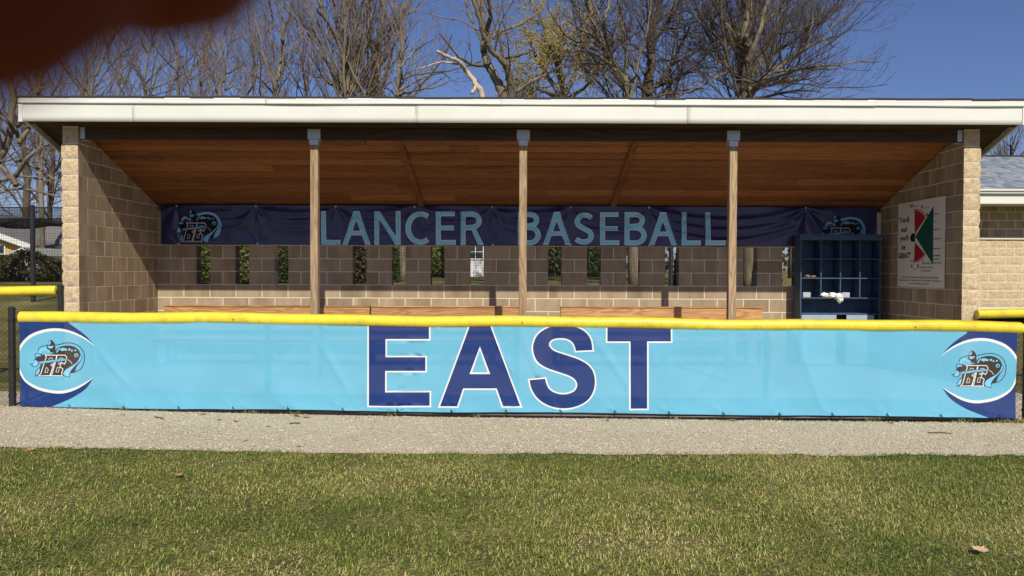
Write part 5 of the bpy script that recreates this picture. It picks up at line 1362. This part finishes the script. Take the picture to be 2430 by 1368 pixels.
me.materials.append(attr_mat('stone', [(0, (.28,.225,.15)), (.3, (.52,.44,.31)), (.8, (.64,.56,.41)), (1, (.78,.72,.60))], .95, .2))
o = link('gravel_stones', me); tag(o, 'loose pale gravel stones along the foot of the fence', 'gravel', kind='stuff')

n = 215000
Y = 2.7 + 3.42*rng.random(n)**.8; X = rng.uniform(-1, 1, n)*(Y*.70 + .9)
ed = np.array([gedge(x, 6.03) for x in np.linspace(-6, 6, 600)]); lim = np.interp(X, np.linspace(-6, 6, 600), ed) + rng.normal(0, .03, n)
clump = np.array([noise.noise((x*3.1, y*3.1, 0))*.55 + noise.noise((x*9, y*9, 3))*.45 for x, y in zip(X, Y)])
keep = (Y < lim) & (rng.random(n) < .74 + .85*clump); X, Y, clump = X[keep], Y[keep], clump[keep]; n = len(X)
patch = np.array([noise.fractal((x*.75+4, y*1.25, 1), 1.0, 2.0, 4) for x, y in zip(X, Y)])
Zg = np.array([gz(x, y) for x, y in zip(X, Y)])
straw = np.clip(rng.normal(.32, .22, n) + .27*patch - .20*clump, 0, 1)
edge_g = np.clip(1 - (np.interp(X, np.linspace(-6,6,600), ed) - Y)/.25, 0, 1); straw = straw - .10*edge_g
L = rng.uniform(.013, .034, n)*(1 + .5*clump)*(1.0 + .35*edge_g); lean = rng.uniform(.45, 1.45, n) + np.clip(straw-.5, 0, 1)*.8; ang = rng.normal(.35, 1.6, n)
wd = rng.uniform(.0015, .0029, n)
dx, dy = np.cos(ang), np.sin(ang); px_, py_ = -dy, dx
V = np.empty((n,5,3))
for i, (t, wf) in enumerate([(0,1),(0,-1),(.55,.8),(.55,-.8),(1,0)]):
    hz = L*t*np.cos(lean*(.4+.6*t)); hr = L*t*np.sin(lean*(.4+.6*t))
    V[:,i,0] = X + dx*hr + px_*wd*wf; V[:,i,1] = Y + dy*hr + py_*wd*wf; V[:,i,2] = Zg + hz + .001
F = np.stack([np.array([(0,1,3),(0,3,2),(2,3,4)])[None] + (np.arange(n)*5)[:,None,None]]).reshape(-1,3)
me = np_mesh('grass', V.reshape(-1,3), F, 3); a = me.attributes.new('tint', 'FLOAT', 'POINT'); a.data.foreach_set('value', np.repeat(straw, 5).astype(np.float32))
me.materials.append(attr_mat('grass_blade', [(0, (.085,.14,.022)), (.30, (.225,.28,.050)), (.54, (.43,.40,.11)), (.77, (.72,.58,.28)), (1, (.85,.72,.44))], .55, .3, trans=.25))
o = link('grass', me); tag(o, 'short mown green and straw coloured grass in front of the gravel', 'grass', kind='stuff')

n = 900; wc = [(-4.2,14),(-3.9,22),(-3.55,16),(-2.6,20),(-2.15,14),(-1.2,10),(-.35,14),(.9,10),(1.6,16),(2.55,12),(3.5,16),(4.35,20),(4.75,40),(4.95,60)]
mb = MB()
for cx_, k in wc:
    for _ in range(k):
        x = random.gauss(cx_, .05); y = yF(x) - random.uniform(-.02, .07); h_ = random.uniform(.02, .06); a_ = random.uniform(0, 6.3); l_ = random.uniform(.2, .9)*h_; w_ = .002
        z = zgr(x); ex, ey = math.cos(a_)*l_, math.sin(a_)*l_
        mb.add([(x-w_,y,z),(x+w_,y,z),(x+ex*.5+w_,y+ey*.5,z+h_*.7),(x+ex*.5-w_,y+ey*.5,z+h_*.7),(x+ex,y+ey,z+h_)], [(0,1,2,3),(3,2,4)])
wd_ = mb.build('weeds', mottle('weed_leaf', (.12,.15,.03), (.30,.26,.10), 9, .7)); tag(wd_, 'thin green weeds growing along the fence foot', 'weeds', kind='stuff')
def leaf(px, py, size, rot, mat, label, group=None, onz=.012, name='dry_leaf', curl=.35):
    d = ray(px, py); t = (CZ - .0)/-d.z; x, y = d.x*t, d.y*t
    for _ in range(4): t = (CZ - gz(x, y) - onz)/-d.z; x, y = d.x*t, d.y*t
    out = [(0,-1),(.35,-.7),(.6,-.75),(.55,-.3),(.9,-.1),(.55,.15),(.65,.5),(.3,.5),(0,1),(-.3,.5),(-.65,.55),(-.5,.15),(-.9,-.1),(-.55,-.3),(-.6,-.7),(-.3,-.65)]
    mb = MB(); n_ = len(out)
    def z_(a, b): return curl*size*(a*a*.9 + .4*b*b*(1 if b > 0 else .4) + .15*math.sin(a*5+rot))
    vs = [(a*size, b*size, z_(a,b)) for a, b in out] + [(a*.5*size, b*.5*size, z_(a*.5,b*.5)) for a, b in out] + [(0,0,0)]
    fs = [[i, (i+1) % n_, n_+(i+1) % n_, n_+i] for i in range(n_)] + [[n_+i, n_+(i+1) % n_, 2*n_] for i in range(n_)]
    mb.add(vs, fs); o = mb.build(name, M[mat], loc=(x, y, gz(x, y)+onz), rot=(random.uniform(-.25,.25), random.uniform(-.25,.25), rot))
    return tag(o, label, 'leaf', group)
GL = 'dry leaves lying along the fence foot'
for px, py, s_ in ((290,984,.03),(370,990,.028),(480,983,.045),(520,996,.03),(560,1000,.03),(632,981,.035),(705,988,.045),(728,990,.04),(637,1012,.025),(1500,994,.045),(1442,998,.03),(1740,998,.04),(2115,1004,.03),(582,1046,.022),(708,1060,.025)):
    leaf(px, py, s_, random.uniform(0,6), 'dryleaf', 'brown dry leaf lying in the gravel near the foot of the banner', GL)
leaf(2325, 1304, .042, .6, 'paleleaf', 'large pale curled leaf resting alone on the lawn', onz=.03); leaf(424, 1127, .035, 1.2, 'dryleaf', 'rust brown leaf on the grass below the light blue banner', onz=.025)
leaf(317, 1239, .022, 2.2, 'stick', 'tiny dark leaf on the lawn near the bare straw patch', onz=.03); leaf(74, 1066, .04, .3, 'dryleaf', 'brown leaf on the grass edge near the gate post', onz=.02)
leaf(185, 1054, .03, 1.0, 'paleleaf', 'small cream leaf on gravel close to the grass edge', onz=.01)
for px, py, ln, r_, lab in ((380,1000,.14,.6,'short dark stick on the gravel under the crest end of the banner'), (700,1008,.10,-.2,'thin dark twig on the gravel under the banner'), (2230,1028,.20,.15,'forked thin twig on the gravel near the far banner crest')):
    d = ray(px, py); t = CZ/-d.z; mb = MB(); c = Vector((d.x*t, d.y*t, 0)); c.z = gz(c.x, c.y) + .012
    v = Vector((math.cos(r_), -math.sin(r_), 0)); mb.tube([-v*ln*.5, Vector((0,.006,.006)), v*ln*.5], [.006,.005,.003], 6); mb.tube([v*ln*.1, v*ln*.3 + Vector((0,.03,.006))], [.004,.002], 5)
    tag(mb.build('stick', M['stick'], loc=c), lab, 'stick')

# ------------------------------------------------------------------ the photographer's hand at the lens, and an unseen handset slab added to shade it
skin, t, p = nodes('skin'); nn = N(t, 'ShaderNodeTexNoise'); nn.inputs['Scale'].default_value = 6; cr = N(t, 'ShaderNodeValToRGB')
cr.color_ramp.elements[0].color = (.17,.030,.012,1); cr.color_ramp.elements[1].color = (.22,.045,.020,1); t.links.new(nn.outputs['Fac'], cr.inputs['Fac']); t.links.new(cr.outputs[0], p.inputs['Base Color'])
p.inputs['Roughness'].default_value = .8; p.inputs['Specular IOR Level'].default_value = .1; p.inputs['Subsurface Weight'].default_value = .25; p.inputs['Subsurface Radius'].default_value = (.008,.0025,.0012); p.inputs['Subsurface Scale'].default_value = 1.0
bones = [((-10.5,-4.5,-9.5),3.0,-1), ((-9.0,-3.0,-5.5),2.9,0), ((-7.8,-1.2,-1.8),2.6,1),
         ((-6.9,1.0,2.3),1.15,2), ((-4.6,3.2,2.1),1.05,3), ((-3.0,3.15,2.2),1.0,4), ((-1.40,3.0,1.83),1.05,5), ((-.93,3.0,1.77),.93,6),          # index
         ((-7.0,.8,.9),1.1,2), ((-4.7,1.95,1.05),1.0,8), ((-2.7,1.7,1.25),.95,9), ((-1.34,1.5,1.32),1.10,10), ((-.88,1.5,1.31),1.10,11),             # middle
         ((-7.2,.6,-.9),1.05,2), ((-5.4,1.9,-1.0),.88,13), ((-4.3,1.6,-1.0),.78,14), ((-3.7,1.1,-1.0),.68,15),           # ring
         ((-7.6,.3,-2.7),.95,2), ((-6.2,1.3,-2.9),.76,17), ((-5.2,1.1,-2.9),.68,18), ((-4.6,.8,-2.9),.60,19),            # little
         ((-7.4,-3.0,-1.2),1.25,2), ((-5.6,-3.4,.6),1.05,21), ((-4.0,-3.1,1.6),.85,22)]                                 # thumb
me = bpy.data.meshes.new('hand'); me.from_pydata([b[0] for b in bones], [(b[2], i) for i, b in enumerate(bones) if b[2] >= 0], []); me.materials.append(skin)
hand = link('hand', me); hand.scale = (.01,)*3; hand.location = (0, 0, CZ)
md = hand.modifiers.new('skin', 'SKIN'); md.use_smooth_shade = True
for v, b in zip(me.skin_vertices[0].data, bones): v.radius = (b[1], b[1])
me.skin_vertices[0].data[2].use_root = True
sb = hand.modifiers.new('smooth', 'SUBSURF'); sb.levels = 2; sb.render_levels = 2
tag(hand, 'dark out of focus fingertips reaching in front of the lens', 'hand')
ph_o = link('phone_shade', bevbox('phone_shade', .14, .0085, .078, .003, mottle('dark_shade_shell', (.02,.02,.022), (.03,.03,.032), 4, .4), 3)); ph_o.location = (.040, -.0075, CZ + .013)  # out-of-view slab added to keep the sun off the fingertips
tag(ph_o, 'unseen handset slab added behind the lens to shade the fingertips', 'phone_shade')
